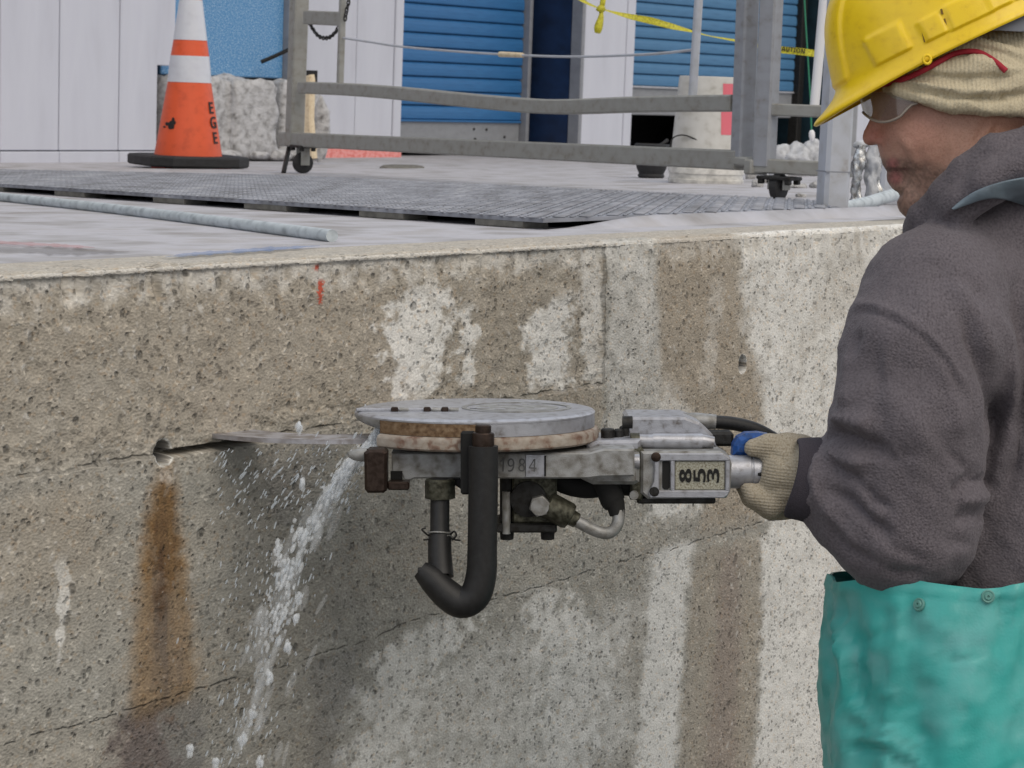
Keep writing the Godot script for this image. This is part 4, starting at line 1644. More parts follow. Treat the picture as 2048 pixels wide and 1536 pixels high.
# ---------------------------------------------------------------- things on the deck
func deck_things() -> void:
	# traffic cone
	var foot := on_deck(376, 336)
	var d := depth_of(foot)
	var k := d / F
	var lean := Vector3.UP
	var cx := Transform3D(Basis(Vector3.UP, 0.5), foot)
	var cone := thing("traffic_cone", "orange traffic cone with two pale bands and black base", "traffic cone", foot)
	var prof := [[71.0, 12.0], [68.0, 22.0], [43.0, 170.0], [38.0, 222.0], [33.0, 253.0], [22.0, 332.0], [13.0, 400.0], [12.0, 402.0], [9.0, 402.0]]
	var bands := [[0, 2, "cone_body", "orange"], [2, 3, "reflective_band", "reflective"], [3, 4, "cone_body", "orange"], [4, 5, "reflective_band", "reflective"], [5, 8, "cone_body", "orange"]]
	for q in bands:
		var b := B.new()
		var run := []
		for j in range(q[0], q[1] + 1):
			run.append([prof[j][0] * k + (0.0012 if q[2] == "reflective_band" else 0.0), prof[j][1] * k])
		b.lathe(cx, run, 40)
		part(q[2], b, M[q[3]], cone)
	var b := B.new()
	var oct := PackedVector2Array()
	for j in 16:
		var a := TAU * (j + 0.5) / 16
		var rr := 106.0 * k / maxf(absf(cos(a)), absf(sin(a)))
		rr = minf(rr, 124.0 * k)
		oct.append(Vector2(cos(a), sin(a)) * rr)
	b.prism(frame(foot + Vector3.UP * 0.003, Basis(Vector3.UP, 0.5) * Vector3.RIGHT, Basis(Vector3.UP, 0.5) * Vector3.FORWARD), oct, 0.005, 24 * k, 0.006)
	part("base", b, M.rubber, cone)
	for j in 4:
		b = B.new()
		var a := TAU * j / 4 + 0.5
		b.box(frame(foot + Vector3(cos(a), 0, sin(a)) * 84 * k + Vector3.UP * 0.004, Vector3(cos(a), 0, sin(a)), Vector3.UP), Vector3(0.04, 0.006, 0.06))
		part("base_foot", b, M.red_paint, cone)
	# letters down its side, and a black blot
	var face_to := (co - foot)
	face_to.y = 0
	face_to = face_to.normalized()
	var side := Vector3.UP.cross(face_to)
	for q in [["E", 424, 212, 23], ["G", 428.5, 241, 23], ["E", 432, 271, 23]]:
		var hgt: float = (333.0 - q[2]) * k
		var rr := lerpf(68.0, 43.0, clampf((hgt / k - 22.0) / 148.0, 0, 1)) * k
		var off: float = (q[1] - (376.0 + (336.0 - q[2]) * 0.028)) * k
		var a := asin(clampf(off / rr, -0.97, 0.97)) * 0.93
		var nrm := (face_to * cos(a) + side * sin(a)).normalized()
		var p := foot + Vector3.UP * hgt + nrm * (rr + 0.0015)
		var xx := Vector3.UP.cross(nrm)
		var upv := (Vector3.UP - nrm * 0.17).normalized()
		lettering("letter", q[0], q[3] * k, Transform3D(Basis(xx * 1.1, upv, nrm), p), M.black_print, cone, true)
	b = B.new()
	for q in [[344, 250, 8, 11], [348, 240, 4, 8], [336, 246, 6, 4], [351, 243, 3, 4], [331, 252, 5, 2]]:
		var hgt: float = (333.0 - q[1]) * k
		var rr := lerpf(68.0, 43.0, clampf((hgt / k - 22.0) / 148.0, 0, 1)) * k
		var off: float = (q[0] - (376.0 + (336.0 - q[1]) * 0.028)) * k
		var a := asin(clampf(off / rr, -0.97, 0.97))
		var nrm := (face_to * cos(a) + side * sin(a)).normalized()
		b.blob(Transform3D(Basis(Vector3.UP.cross(nrm), Vector3.UP, nrm), foot + Vector3.UP * hgt + nrm * rr), Vector3(q[2] * k, q[3] * k, 0.002), null, 0.0, 10)
	part("black_blot", b, M.black_print, cone)

	# upturned pail
	foot = on_deck(1411, 366)
	d = depth_of(foot)
	k = d / F
	var pail := thing("plastic_pail", "dirty white plastic pail standing upside down behind the gate", "bucket", foot)
	b = B.new()
	var pa := [[75.0, 0.0], [76.0, 8.0], [73.5, 9.0], [73.5, 19.0], [76.0, 20.0], [76.0, 30.0], [73.0, 31.0], [73.0, 42.0], [75.0, 43.0], [75.0, 48.0], [72.0, 49.0]]
	for q in pa:
		q[0] *= k; q[1] *= k
	b.lathe(Transform3D(Basis(), foot), pa, 48)
	part("rim", b, M.bucket_clean, pail)
	b = B.new()
	b.lathe(Transform3D(Basis(), foot), [[72.0 * k, 49.0 * k], [66.0 * k, 150.0 * k], [62.0 * k, 208.0 * k], [60.5 * k, 211.0 * k], [58.0 * k, 210.0 * k], [56.0 * k, 206.0 * k], [0.001, 206.0 * k]], 48)
	part("body", b, M.bucket, pail)
	for q in [[168, 191, 1446, 1478], [219, 268, 1442, 1478]]:
		b = B.new()
		var rows := []
		for r in 2:
			var row := PackedVector3Array()
			for j in 13:
				var xx := lerpf(q[2], q[3], j / 12.0)
				var hgt: float = (366.0 - q[r]) * k
				var rr := (lerpf(72.0, 62.0, clampf((hgt / k - 49.0) / 159.0, 0, 1)) + 0.6) * k
				var off: float = (xx - (1411.0 + (366.0 - q[r]) * 0.05)) * k
				var a := asin(clampf(off / rr, -1, 1))
				var f2 := (co - foot)
				f2.y = 0
				f2 = f2.normalized()
				row.append(foot + Vector3.UP * hgt + f2 * cos(a) * rr + Vector3.UP.cross(f2) * sin(a) * rr)
			rows.append(row)
		b.grid(rows, false, co - foot)
		part("label", b, M.label_red, pail)
	b = B.new()
	var bow := []
	for q in [[1340, 294], [1346, 276], [1366, 270], [1392, 279], [1420, 294], [1440, 303], [1462, 305]]:
		bow.append(at(q[0], q[1], d - 0.115 + absf(q[0] - 1411) * 0.0004))
	b.tube(curve(bow, 4), 0.0022, 6)
	part("bail_handle", b, M.dark_steel, pail)
	# black rubber bowl behind the pail
	foot = on_deck(1302, 356)
	k = depth_of(foot) / F
	var bowl := thing("rubber_tub", "black rubber tub beside the white pail", "tub", foot)
	b = B.new()
	b.lathe(Transform3D(Basis(), foot), [[0.001, 0.0], [24 * k, 0.0], [27 * k, 4 * k], [25 * k, 9 * k], [30 * k, 20 * k], [35 * k, 52 * k], [36 * k, 66 * k], [33 * k, 68 * k], [30 * k, 60 * k], [22 * k, 12 * k], [0.001, 10 * k]], 32)
	part("bowl", b, M.rubber, bowl)
	b = B.new()
	b.tube(curve([at(1285, 305, k * F - 0.02), at(1300, 297, k * F - 0.03), at(1322, 290, k * F - 0.03), at(1335, 280, k * F - 0.02)], 4), 0.006, 8)
	part("hose_end", b, M.rubber, bowl)

	# pipes on the deck
	b = B.new()
	var pp := []
	for q in [[-260, 371], [0, 402], [200, 424], [400, 449], [560, 470], [664, 484]]:
		pp.append(on_deck(q[0], q[1]) + Vector3.UP * 0.008)
	b.tube(curve(pp, 5), 0.0086, 16)
	var o := part("pipe", b, M.pipe, self)
	tag(o, "long grey smudged pipe lying on the deck in front of the plate", "pipe", "")
	b = B.new()
	pp = []
	for q in [[1655, 430, 0.0], [1740, 421, 0.006], [1800, 415, 0.02], [1950, 400, 0.05]]:
		pp.append(on_deck(q[0], q[1]) + Vector3.UP * (0.011 + q[2]))
	b.tube(pp, [0.007, 0.0125, 0.0135, 0.0135], 16)
	o = part("pipe", b, M.pipe, self)
	tag(o, "pale blue pipe end on the wall edge in front of the worker's chin", "pipe", "")

	# steel posts by the edge
	var pf := on_deck(1663, 430)
	var post := thing("steel_post", "pale grey square steel post standing at the wall edge", "post", pf)
	b = B.new()
	k = depth_of(pf) / F
	b.bar([pf + Vector3.UP * 0.001, pf + Vector3.UP * 0.9], 62 * k * 0.86, 62 * k * 0.86, Basis(Vector3.UP, 0.26) * Vector3.BACK, 0.007)
	part("shaft", b, M.pale_steel, post)
	b = B.new()
	b.box(Transform3D(Basis(Vector3.UP, 0.26), pf + Vector3.UP * (87 * k)), Vector3(62 * k * 0.872, 0.0022, 62 * k * 0.872))
	part("weld_line", b, M.grey_trim, post)
	pf = on_deck(1790, 408)
	k = depth_of(pf) / F
	post = thing("steel_post", "broad pale steel post half hidden behind the worker's mouth", "post", pf)
	b = B.new()
	b.bar([pf + Vector3.UP * 0.001, pf + Vector3.UP * (132 * k)], 96 * k, 70 * k, Basis(Vector3.UP, 0.3) * Vector3.BACK, 0.006)
	part("shaft", b, M.pale_steel, post)
	# foil bundle
	pf = on_deck(1727, 416)
	k = depth_of(pf) / F
	var nz := FastNoiseLite.new()
	nz.seed = 61
	nz.frequency = 38.0
	nz.fractal_octaves = 3
	var foil := thing("foil_bundle", "crumpled silver foil wrapping standing between two grey posts", "foil wrap", pf)
	for q in [[1711, 0.0, 11.0, 0.03, "foil"], [1730, 0.01, 14.0, 0.0, "plastic_sheet"], [1747, 0.0, 11.0, -0.03, "foil"]]:
		b = B.new()
		var rows := []
		for r in 34:
			var row := PackedVector3Array()
			var y := r / 33.0
			for j in 28:
				var a := TAU * j / 28
				var c: Vector3 = on_deck(q[0], 416) + Vector3.UP * (y * 124.0 * k + 0.001) + Vector3.RIGHT * (y * 5.0 * k + q[1])
				var rr: float = q[2] * k * (1.0 + 0.2 * sin(y * 9.0 + q[0]))
				var dd := Vector3(cos(a), 0, sin(a) * 0.8)
				var p: Vector3 = c + dd * rr
				row.append(c + dd * rr * (1.0 + 1.1 * nz.get_noise_3dv(p * Vector3(1, 0.45, 1))))
			rows.append(row)
		b.grid(rows)
		b.face(Array(rows[-1]), rows[0][0])
		part("fold", b, M[q[4]], foil)
	b = B.new()
	b.blob(Transform3D(Basis(Vector3.BACK, 0.2), at(1722, 290, k * F - 0.01)), Vector3(17 * k, 9 * k, 14 * k), nz, 0.25, 18)
	part("cap_fold", b, M.plastic_sheet, foil)
	# plastic heap and rubble behind the side gate
	pf = on_deck(1590, 352)
	k = depth_of(pf) / F
	nz.frequency = 14.0
	var heap := thing("plastic_heap", "heap of crumpled white plastic sheet behind the side gate", "plastic sheet", pf)
	for q in [[1560, 306, 26, 30], [1596, 312, 42, 36], [1626, 303, 24, 36], [1578, 330, 40, 26], [1640, 325, 36, 30]]:
		b = B.new()
		nz.seed += 1
		b.blob(Transform3D(Basis(), at(q[0], q[1] + 14, k * F)), Vector3(q[2] * k, q[3] * k, q[2] * k * 0.8), nz, 0.5, 30)
		part("fold", b, M.plastic_sheet, heap)
	var sp := 0
	for q in [[1500, 350, 12, 14, "upright pale rubble chunk against the right side of the white pail"], [1514, 366, 14, 9, "broad grey rubble chunk below the gate hinge"], [1535, 358, 10, 10, "small pale rubble chunk just left of the side gate caster"], [1592, 368, 22, 6, "long flat rubble piece right of the side gate caster"], [1640, 368, 22, 7, "flat pale rubble piece behind the foot of the square post"], [1602, 386, 10, 4, "tiny low rubble crumb in front of the flat pieces by the caster"]]:
		b = B.new()
		nz.seed += 1
		nz.frequency = 30.0
		var p := on_deck(q[0], q[1] + 8)
		k = depth_of(p) / F
		b.blob(Transform3D(Basis(Vector3.UP, sp * 1.3), p + Vector3.UP * q[3] * k * 0.6), Vector3(q[2] * k, q[3] * k, q[2] * k * 0.8), nz, 0.5, 14, 1.4)
		o = part("rubble_chunk", b, M.rubble, self)
		tag(o, q[4], "rubble", "rubble round the side gate")
		sp += 1
	# stake and plaster by the first pier
	pf = on_deck(618, 330)
	d = depth_of(pf)
	b = B.new()
	b.bar([at(622, 318, d), at(616, 240, d), at(618, 162, d), at(616, 152, d)], 0.05, 0.03, dock.basis.x, 0.006)
	o = part("wood_stake", b, M.wood, self)
	tag(o, "splintered pale wood stake standing behind the left gate post", "stake", "")
	b = B.new()
	nz.frequency = 12.0
	b.blob(Transform3D(Basis(), at(644, 262, d + 0.12)), Vector3(0.032, 0.12, 0.03), nz, 0.4, 18, 1.3)
	o = part("plaster_lump", b, M.rough_stone, self)
	tag(o, "broken grey plaster lump leaning on the white pier", "plaster lump", "")
	# low drifts of grit on the deck
	b = B.new()
	nz.frequency = 7.0
	pf = on_deck(800, 336)
	k = depth_of(pf) / F
	b.blob(Transform3D(dock.basis, pf), Vector3(0.10, 0.013, 0.05), nz, 0.4, 22)
	o = part("grit_pile", b, M.spacer, self)
	tag(o, "low pile of grey grit on the deck below the first roller door", "grit pile")

	# caution tape
	var td := depth_of(on_deck(1530, 372))
	var tape := thing("caution_tape", "twisted yellow caution tape tied in a knot in front of the doors", "barrier tape", at(1200, 30, td))
	ribbon(tape, [[1100, -40, 8, 0.2], [1150, -8, 8, 0.4], [1178, 8, 7, 0.8], [1200, 17, 6, 1.3]], td)
	ribbon(tape, [[1200, 17, 6, 1.3], [1225, 24, 7, 0.9], [1260, 33, 11, 0.25], [1300, 41, 14, 0.1], [1345, 53, 12, 0.3], [1385, 63, 7, 0.9], [1420, 72, 5, 1.2], [1470, 81, 7, 0.8], [1515, 91, 10, 0.5], [1560, 99, 14, 0.1], [1600, 103, 14, 0.1], [1660, 111, 14, 0.15], [1720, 120, 14, 0.2]], td)
	b = B.new()
	nz.frequency = 40.0
	b.tube(curve(pts([[1207, -40], [1206, 0], [1203, 18], [1202, 34], [1197, 54], [1195, 66]], td - 0.01), 5), [0.008, 0.008, 0.008, 0.008, 0.008, 0.008, 0.008, 0.008, 0.007, 0.006, 0.006, 0.006, 0.006, 0.006, 0.007, 0.008, 0.009, 0.01, 0.011, 0.012, 0.012, 0.012, 0.011, 0.01, 0.009, 0.008], 9)
	b.blob(Transform3D(Basis(), at(1201, 18, td - 0.012)), Vector3(0.012, 0.01, 0.01), nz, 0.5, 12)
	part("knot", b, M.tape, tape)
	for q in [[1583, 100.5]]:
		lettering("print", "CAUTION", 9.0 * td / F, Transform3D(frame(at(q[0], q[1] - 1, td - 0.004), ray(1600, 103) - ray(1560, 98), Vector3.UP).basis, at(q[0], q[1] - 1, td - 0.004)), M.black_print, tape, true, 0.001)
	# green cord with a white toggle
	b = B.new()
	var cd := td + 0.5
	b.tube(pts([[1607, -40], [1611, 40], [1616, 120], [1621, 200], [1623, 262]], cd), 0.0028, 6)
	var cord := thing("pull_cord", "green pull cord with a white toggle hanging in the dark doorway", "cord", at(1623, 275, cd))
	part("cord", b, M.string_green, cord)
	b = B.new()
	b.tube(curve(pts([[1623, 260], [1623.5, 266], [1624, 274], [1624.5, 282]], cd), 3), [0.004, 0.006, 0.008, 0.009, 0.0095, 0.0095, 0.009, 0.008, 0.006, 0.004], 10)
	part("toggle", b, M.white_plastic, cord)

func ribbon(p: Node3D, l: Array, d: float) -> void:
	var rows := []
	var c := []
	var wd := []
	var tw := []
	for q in l:
		c.append(at(q[0], q[1], d))
		wd.append(q[2]); tw.append(q[3])
	var cc := curve(c, 5)
	for k in cc.size():
		var f := minf(float(k) / 5.0, l.size() - 1.001)
		var i := int(f)
		var wide := lerpf(wd[i], wd[i + 1], f - i) * d / F
		var t := lerpf(tw[i], tw[i + 1], f - i)
		var dir: Vector3 = (cc[mini(k + 1, cc.size() - 1)] - cc[maxi(k - 1, 0)]).normalized()
		var up := dir.cross(Vector3.UP).normalized().cross(dir)
		var out := up.cross(dir)
		var e := up * cos(t) + out * sin(t)
		rows.append(PackedVector3Array([cc[k] + e * wide / 2, cc[k] + e * wide / 6 + out * 0.0015, cc[k] - e * wide / 6 - out * 0.001, cc[k] - e * wide / 2]))
	var b := B.new()
	b.grid(rows, false, co - cc[0])
	part("strip", b, M.tape, p)


# ---------------------------------------------------------------- the ring saw; its shapes are measured in units of k metres from a mark on the saw
var sk := 0.0
var so := Transform3D()

func sq(x: float, y: float, z: float) -> Vector3:
	return so * Vector3((x - 950.0) * sk, (870.0 - y) * sk, z * sk)

func sfr(x: float, y: float, z: float, turn := Basis()) -> Transform3D:
	return Transform3D(so.basis * turn, sq(x, y, z))

func sbox(b: B, x0: float, x1: float, y0: float, y1: float, z0: float, z1: float, bev := 2.0) -> void:
	b.box(sfr((x0 + x1) / 2, (y0 + y1) / 2, (z0 + z1) / 2), Vector3(x1 - x0, y1 - y0, z1 - z0) * sk, bev * sk)

func sprism(b: B, l: Array, z0: float, z1: float, bev := 3.0) -> void:
	var p := PackedVector2Array()
	for q in l:
		p.append(Vector2((q[0] - 950.0) * sk, (870.0 - q[1]) * sk))
	b.prism(so, p, z0 * sk, z1 * sk, bev * sk)

func slathe(b: B, x: float, y: float, z: float, l: Array, turn := Basis(), segs := 24, a0 := 0.0, a1 := TAU) -> void:
	var p := []
	for q in l:
		p.append([q[0] * sk, q[1] * sk])
	b.lathe(sfr(x, y, z, turn), p, segs, a0, a1)

func stube(b: B, l: Array, r, sides := 14, per := 5) -> void:
	var p := []
	for q in l:
		p.append(sq(q[0], q[1], q[2]))
	var c := curve(p, per)
	if r is Array:
		var rr := []
		for k in c.size():
			var f := minf(float(k) / per, r.size() - 1.001)
			rr.append(lerpf(r[int(f)], r[int(f) + 1], f - int(f)) * sk)
		b.tube(c, rr, sides)
	else:
		b.tube(c, r * sk, sides)

func saw() -> void:
	mk("alloy", s8(168, 169, 169), 0.5, 0.35, ntex(71, 0.02, 6, [[0.0, s8(128, 116, 104)], [0.2, s8(182, 177, 170)], [0.5, s8(224, 223, 220)], [0.75, s8(246, 246, 247)], [1.0, s8(255, 255, 255)]]), 5.0, M.grain, 0.03)
	mk("alloy_bright", s8(182, 184, 190), 0.38, 0.5, ntex(72, 0.025, 6, [[0.0, s8(150, 138, 128)], [0.2, s8(206, 204, 202)], [0.45, s8(238, 238, 240)], [1.0, s8(255, 255, 255)]]), 5.0, M.grain, 0.02)
	mk("alloy_rusty", s8(156, 138, 118), 0.7, 0.2, ntex(73, 0.03, 5, [[0.0, s8(104, 84, 66)], [0.4, s8(184, 164, 140)], [0.65, s8(222, 210, 192)], [1.0, s8(255, 250, 240)]]), 8.0, M.grain, 0.05)
	mk("crusted", s8(186, 180, 172), 0.75, 0.15, ntex(74, 0.022, 5, [[0.0, s8(120, 82, 68)], [0.3, s8(170, 138, 124)], [0.45, s8(214, 206, 198)], [1.0, s8(255, 255, 255)]]), 5.0, M.fine, 0.06)
	mk("grimy_steel", s8(112, 112, 102), 0.55, 0.5, ntex(75, 0.03, 5, [[0.0, s8(60, 58, 48)], [0.45, s8(170, 168, 156)], [1.0, s8(255, 255, 250)]]), 8.0, M.grain, 0.04)
	mk("black_rubber", s8(33, 33, 34), 0.55, 0.0, ntex(76, 0.03, 4, [[0.0, s8(160, 160, 160)], [0.6, s8(225, 225, 225)], [0.85, s8(255, 255, 255)], [1.0, Color(1, 1, 1)]]), 7.0, M.grain, 0.025)
	mk("brown_steel", s8(66, 54, 48), 0.42, 0.7, M.dirt, 9.0, M.grain, 0.03)
	mk("blade_steel", s8(190, 190, 198), 0.4, 0.3, M.dirt, 3.0)
	M.blade_steel.anisotropy_enabled = false
	mk("brass", s8(150, 96, 52), 0.45, 0.7)
	mk("blue_plastic", s8(28, 82, 158), 0.35, 0.0, M.dirt, 12.0)
	mk("flat_black", s8(22, 22, 22), 0.85)  # plain black for hoses, bolts, digits and slots
	mk("number_plate", s8(196, 196, 184), 0.55, 0.3, ntex(77, 0.06, 4, [[0.0, s8(120, 100, 84)], [0.4, s8(205, 203, 194)], [1.0, s8(255, 255, 255)]]), 12.0)
	mk("pencil", s8(96, 97, 98), 0.7)
	var d0 := depth_of(on_wall(480, 885))
	sk = d0 / F
	var zs := d0 - 73.0 * sk * 0.0
	so = Transform3D(cb * Basis(Vector3.RIGHT, deg_to_rad(4.7)), at(950, 863.5, zs - 62.0 * sk))
	sk = (zs - 62.0 * sk) / F
	var t := thing("ring_saw", "worn silver hydraulic concrete ring saw biting into the wall, marked 853", "concrete saw", so.origin, so.basis)
	var up := Basis()
	var alongx := Basis(Vector3.BACK, -PI / 2)      # lathe axis to +x
	var toview := Basis(Vector3.RIGHT, PI / 2)      # lathe axis to the viewer
	# the ring blade
	var b := B.new()
	slathe(b, 668, 879, -216, [[205, -3.2], [300, -3.2], [300, -4.6], [321, -4.6], [321, 4.6], [300, 4.6], [300, 3.2], [205, 3.2], [205, -3.2]], up, 120)
	part("ring_blade", b, M.blade_steel, t)
	# the guard
	b = B.new()
	slathe(b, 950, 840, 0, [[238, 8], [240, 9], [240, 12], [237, 15], [229, 17], [120, 17.5], [0.1, 17.5]], up, 96)
	part("guard_top", b, M.alloy_bright, t)
	b = B.new()
	slathe(b, 950, 840, 0, [[232, -16], [239.3, -16], [239.3, 8.5]], up, 60, deg_to_rad(-139), deg_to_rad(88))
	slathe(b, 950, 840, 0, [[232, 8], [232, -16]], up, 60, deg_to_rad(-139), deg_to_rad(139))
	part("guard_skirt", b, M.alloy_bright, t)
	b = B.new()
	slathe(b, 950, 840, 0, [[232, -16], [239.5, -16], [239.5, 8.5]], up, 24, deg_to_rad(88.2), deg_to_rad(139))
	part("guard_skirt", b, M.alloy_rusty, t, "rusty brown left stretch of the guard skirt")
	b = B.new()
	slathe(b, 950, 840, 0, [[225, -44], [243, -44], [247.5, -40], [248, -26], [245, -20], [239, -17], [236, -16.5]], up, 60, deg_to_rad(-139), deg_to_rad(139))
	part("guard_flange", b, M.crusted, t)
	# the nose lip at the left, curling down to the blade slot
	b = B.new()
	var rows := []
	for r in 7:
		var row := PackedVector3Array()
		for j in 25:
			var a := lerpf(139.0, 236.0, j / 24.0)
			var e := 1.0 - absf(j - 12.0) / 12.0
			var drop: float = [0.0, 6.0, 12.0, 18.0, 22.0, 20.0, 12.0][r] * (1.0 - 0.55 * e)
			var rr: float = 240.0 + [0.0, 0.5, -2.0, -8.0, -16.0, -22.0, -24.0][r]
			row.append(sq(950 + rr * cos(deg_to_rad(a)), 831 + drop, rr * sin(deg_to_rad(a))))
		rows.append(row)
	b.grid(rows, false, so.basis.x * -1.0)
	part("nose_lip", b, M.alloy, t)
	# emblem and the rib with its pins on the top
	b = B.new()
	slathe(b, 1033, 822.5, -10, [[101, -0.5], [101, 1.6], [110, 1.6], [110, -0.5]], up, 64)
	slathe(b, 1033, 822.5, -10, [[84, 0], [84, 0.9], [0.1, 0.9]], up, 48)
	part("emblem_ring", b, M.alloy, t)
	b = B.new()
	for q in [[960, 30, 40], [1000, 55, 22], [1040, 48, 16], [1080, 50, 24], [1020, -40, 50], [1070, -45, 30]]:
		sbox(b, q[0] - q[2] / 2, q[0] + q[2] / 2, 820.0, 822.0, q[1] - 22 - 4, q[1] - 22 + 4, 0.6)
	part("emblem_relief", b, M.alloy_bright, t, "", "stuff")
	b = B.new()
	sbox(b, 716, 905, 817, 824, 52, 62, 2)
	part("top_rib", b, M.alloy_bright, t)
	for q in [793, 857, 892]:
		b = B.new()
		sbox(b, q - 7, q + 7, 814, 824, 62, 74, 2)
		part("pin", b, M.brown_steel, t)
		b = B.new()
		stube(b, [[q + 9, 819, 66], [q + 27, 819.5, 66]], 4.5, 10)
		part("pin_shaft", b, M.alloy, t)
	# the chassis plate
	b = B.new()
	sprism(b, [[792, 893], [1172, 893], [1200, 886], [1260, 886], [1260, 938], [1190, 940], [1170, 943], [836, 943], [828, 947], [816, 947], [812, 936], [792, 936]], -150, 172, 3)
	part("chassis_plate", b, M.alloy, t)
	b = B.new()
	sbox(b, 1050, 1088, 896, 940, 171, 174.5, 1)
	part("data_plate", b, M.alloy_bright, t)
	for q in [["1", 1006], ["9", 1022], ["8", 1043], ["4", 1064]]:
		lettering("scratched_digit", q[0], 25 * sk, Transform3D(so.basis * Basis.from_scale(Vector3(0.82, 1, 1)) * Basis(Vector3.BACK, -0.05), sq(q[1], 917, 174.6 if q[1] > 1048 else 172.6)), M.pencil, t, false, 0.0006)
	b = B.new()
	sbox(b, 1086, 1089.5, 898, 938, 174, 176, 0.4)
	part("scratch", b, M.flat_black, t)
	# guide block at the left end
	b = B.new()
	sprism(b, [[743, 886], [752, 880], [780, 880], [787, 886], [786, 958], [780, 963], [750, 963], [744, 956]], 178, 235, 5)
	part("guide_block", b, M.brown_steel, t)
	b = B.new()
	slathe(b, 745, 893, 206, [[13, -2], [13, 10], [11, 22], [6, 32], [0.1, 35]], Basis(Vector3.BACK, PI / 2), 20)
	part("guide_tip", b, M.alloy, t)
	b = B.new()
	sbox(b, 786, 828, 944, 960, 176, 215, 3)
	part("guide_foot", b, M.brown_steel, t)
	b = B.new()
	sbox(b, 790, 813, 928, 945, 171, 174, 0.5)
	part("guide_slot", b, M.flat_black, t)  # black plate on the surface, painting the square hole dark
	# hose handle: the big rubber J and the thin hose that goes into it
	b = B.new()
	stube(b, [[970, 868, 276], [970, 930, 276], [969, 1000, 276], [968, 1060, 276], [966, 1112, 276], [954, 1152, 276], [928, 1166, 274], [900, 1150, 270], [872, 1122, 266], [850, 1104, 264]], [28, 28, 28, 28, 29, 30, 30, 29, 26, 17], 20)
	part("hose_sleeve", b, M.black_rubber, t)
	b = B.new()
	stube(b, [[846, 1106, 268], [868, 1108, 266], [898, 1112, 264]], [6, 9, 8], 12)
	part("hose_lip", b, M.black_rubber, t)
	b = B.new()
	slathe(b, 970, 868, 276, [[21, -4], [21, 22], [19, 25], [15, 26], [15, 38], [13, 40], [0.1, 40]], up, 24)
	part("hose_fitting", b, M.brown_steel, t)
	b = B.new()
	sbox(b, 927, 956, 842, 962, 250, 266, 4)
	sbox(b, 930, 954, 900, 944, 170, 262, 3)
	sprism(b, [[900, 944], [960, 944], [960, 985], [930, 965]], 150, 185, 2)
	part("hose_bracket", b, M.flat_black, t)
	b = B.new()
	stube(b, [[887, 940, 196], [886, 985, 200], [886, 1030, 216], [887, 1055, 226]], 18.5, 16)
	part("thin_hose", b, M.black_rubber, t)
	b = B.new()
	stube(b, [[886, 1048, 224], [887, 1085, 240], [890, 1120, 256]], [22, 23, 24], 16)
	part("hose_sleeve", b, M.black_rubber, t)
	b = B.new()
	slathe(b, 886, 980, 196, [[22, 0], [29, 2], [29, 36], [26, 40], [18, 40]], up, 6)
	part("hose_collar", b, M.grimy_steel, t)
	for q in [1038, 1046, 1050]:
		b = B.new()
		var ring := []
		for j in 17:
			var a := TAU * j / 16
			ring.append(sq(886 + 21.5 * cos(a), q + 2.0 * sin(a * 2.0 + q), 222 + 21.5 * sin(a)))
		b.tube(ring, 2.0 * sk, 6, false)
		part("clamp_wire", b, M.alloy, t)
	for l in [[[866, 1046, 229], [858, 1038, 236], [853, 1032, 236], [860, 1030, 234]], [[906, 1044, 229], [914, 1036, 236], [918, 1044, 238], [910, 1052, 236]], [[906, 1050, 230], [918, 1052, 238], [926, 1053, 238]], [[867, 1052, 230], [856, 1052, 236]]]:
		b = B.new()
		stube(b, l, 1.9, 6)
		part("clamp_wire", b, M.dark_steel, t)
	# hydraulic motor under the plate
	b = B.new()
	sbox(b, 1024, 1112, 943, 1038, -10, 118, 4)
	part("motor_block", b, M.grimy_steel, t)
	b = B.new()
	sbox(b, 1000, 1026, 943, 1040, -10, 108, 4)
	part("motor_side", b, M.dark_steel, t)
	b = B.new()
	stube(b, [[1013, 975, 118], [1013, 1058, 118]], 8, 12)
	part("long_bolt", b, M.alloy, t)
	b = B.new()
	sbox(b, 994, 1112, 1038, 1056, -14, 122, 3)
	part("motor_flange", b, M.dark_steel, t)
	for q in [1014, 1094]:
		b = B.new()
		slathe(b, q, 1066, 100, [[0.1, -6], [13, -6], [14, 10], [0.1, 10]], up, 6)
		part("bolt_head", b, M.flat_black, t)
	b = B.new()
	slathe(b, 1056, 990, 116, [[36, 0], [35, 7], [24, 9], [0.1, 9]], toview, 28)
	part("port_ring", b, M.dark_steel, t)
	b = B.new()
	slathe(b, 1078, 1000, 122, [[21, 0], [21, 28], [18, 30]], toview * Basis(Vector3.UP, 0.25), 6)
	slathe(b, 1078, 1000, 122, [[17.5, 28], [17.5, 31], [0.1, 31.5]], toview, 24)
	part("hex_plug", b, M.alloy, t)
	b = B.new()
	var diag := Basis(Vector3.BACK, -PI / 2 - 0.5)
	slathe(b, 1096, 1001, 128, [[20, -6], [27, -2], [27, 42], [24, 48], [16, 50], [15, 62], [12, 64]], diag, 6)
	part("hex_adapter", b, M.grimy_steel, t)
	b = B.new()
	stube(b, [[1142, 1027, 128], [1165, 1040, 128], [1190, 1052, 128], [1212, 1055, 128], [1228, 1042, 126], [1232, 1018, 120], [1226, 992, 112]], [12, 12, 12, 12, 12, 12, 13], 16)
	part("hydraulic_pipe", b, M.alloy, t)
	b = B.new()
	stube(b, [[1230, 1022, 118], [1227, 1005, 114], [1222, 996, 110], [1213, 972, 100], [1206, 948, 92]], [15, 18, 24, 25, 28], 8, 4)
	part("pipe_nut", b, M.flat_black, t)
	b = B.new()
	stube(b, [[1100, 948, 60], [1128, 966, 66], [1170, 976, 66], [1220, 972, 62], [1262, 972, 60], [1300, 976, 50]], [20, 21, 20, 19, 20, 20], 12)
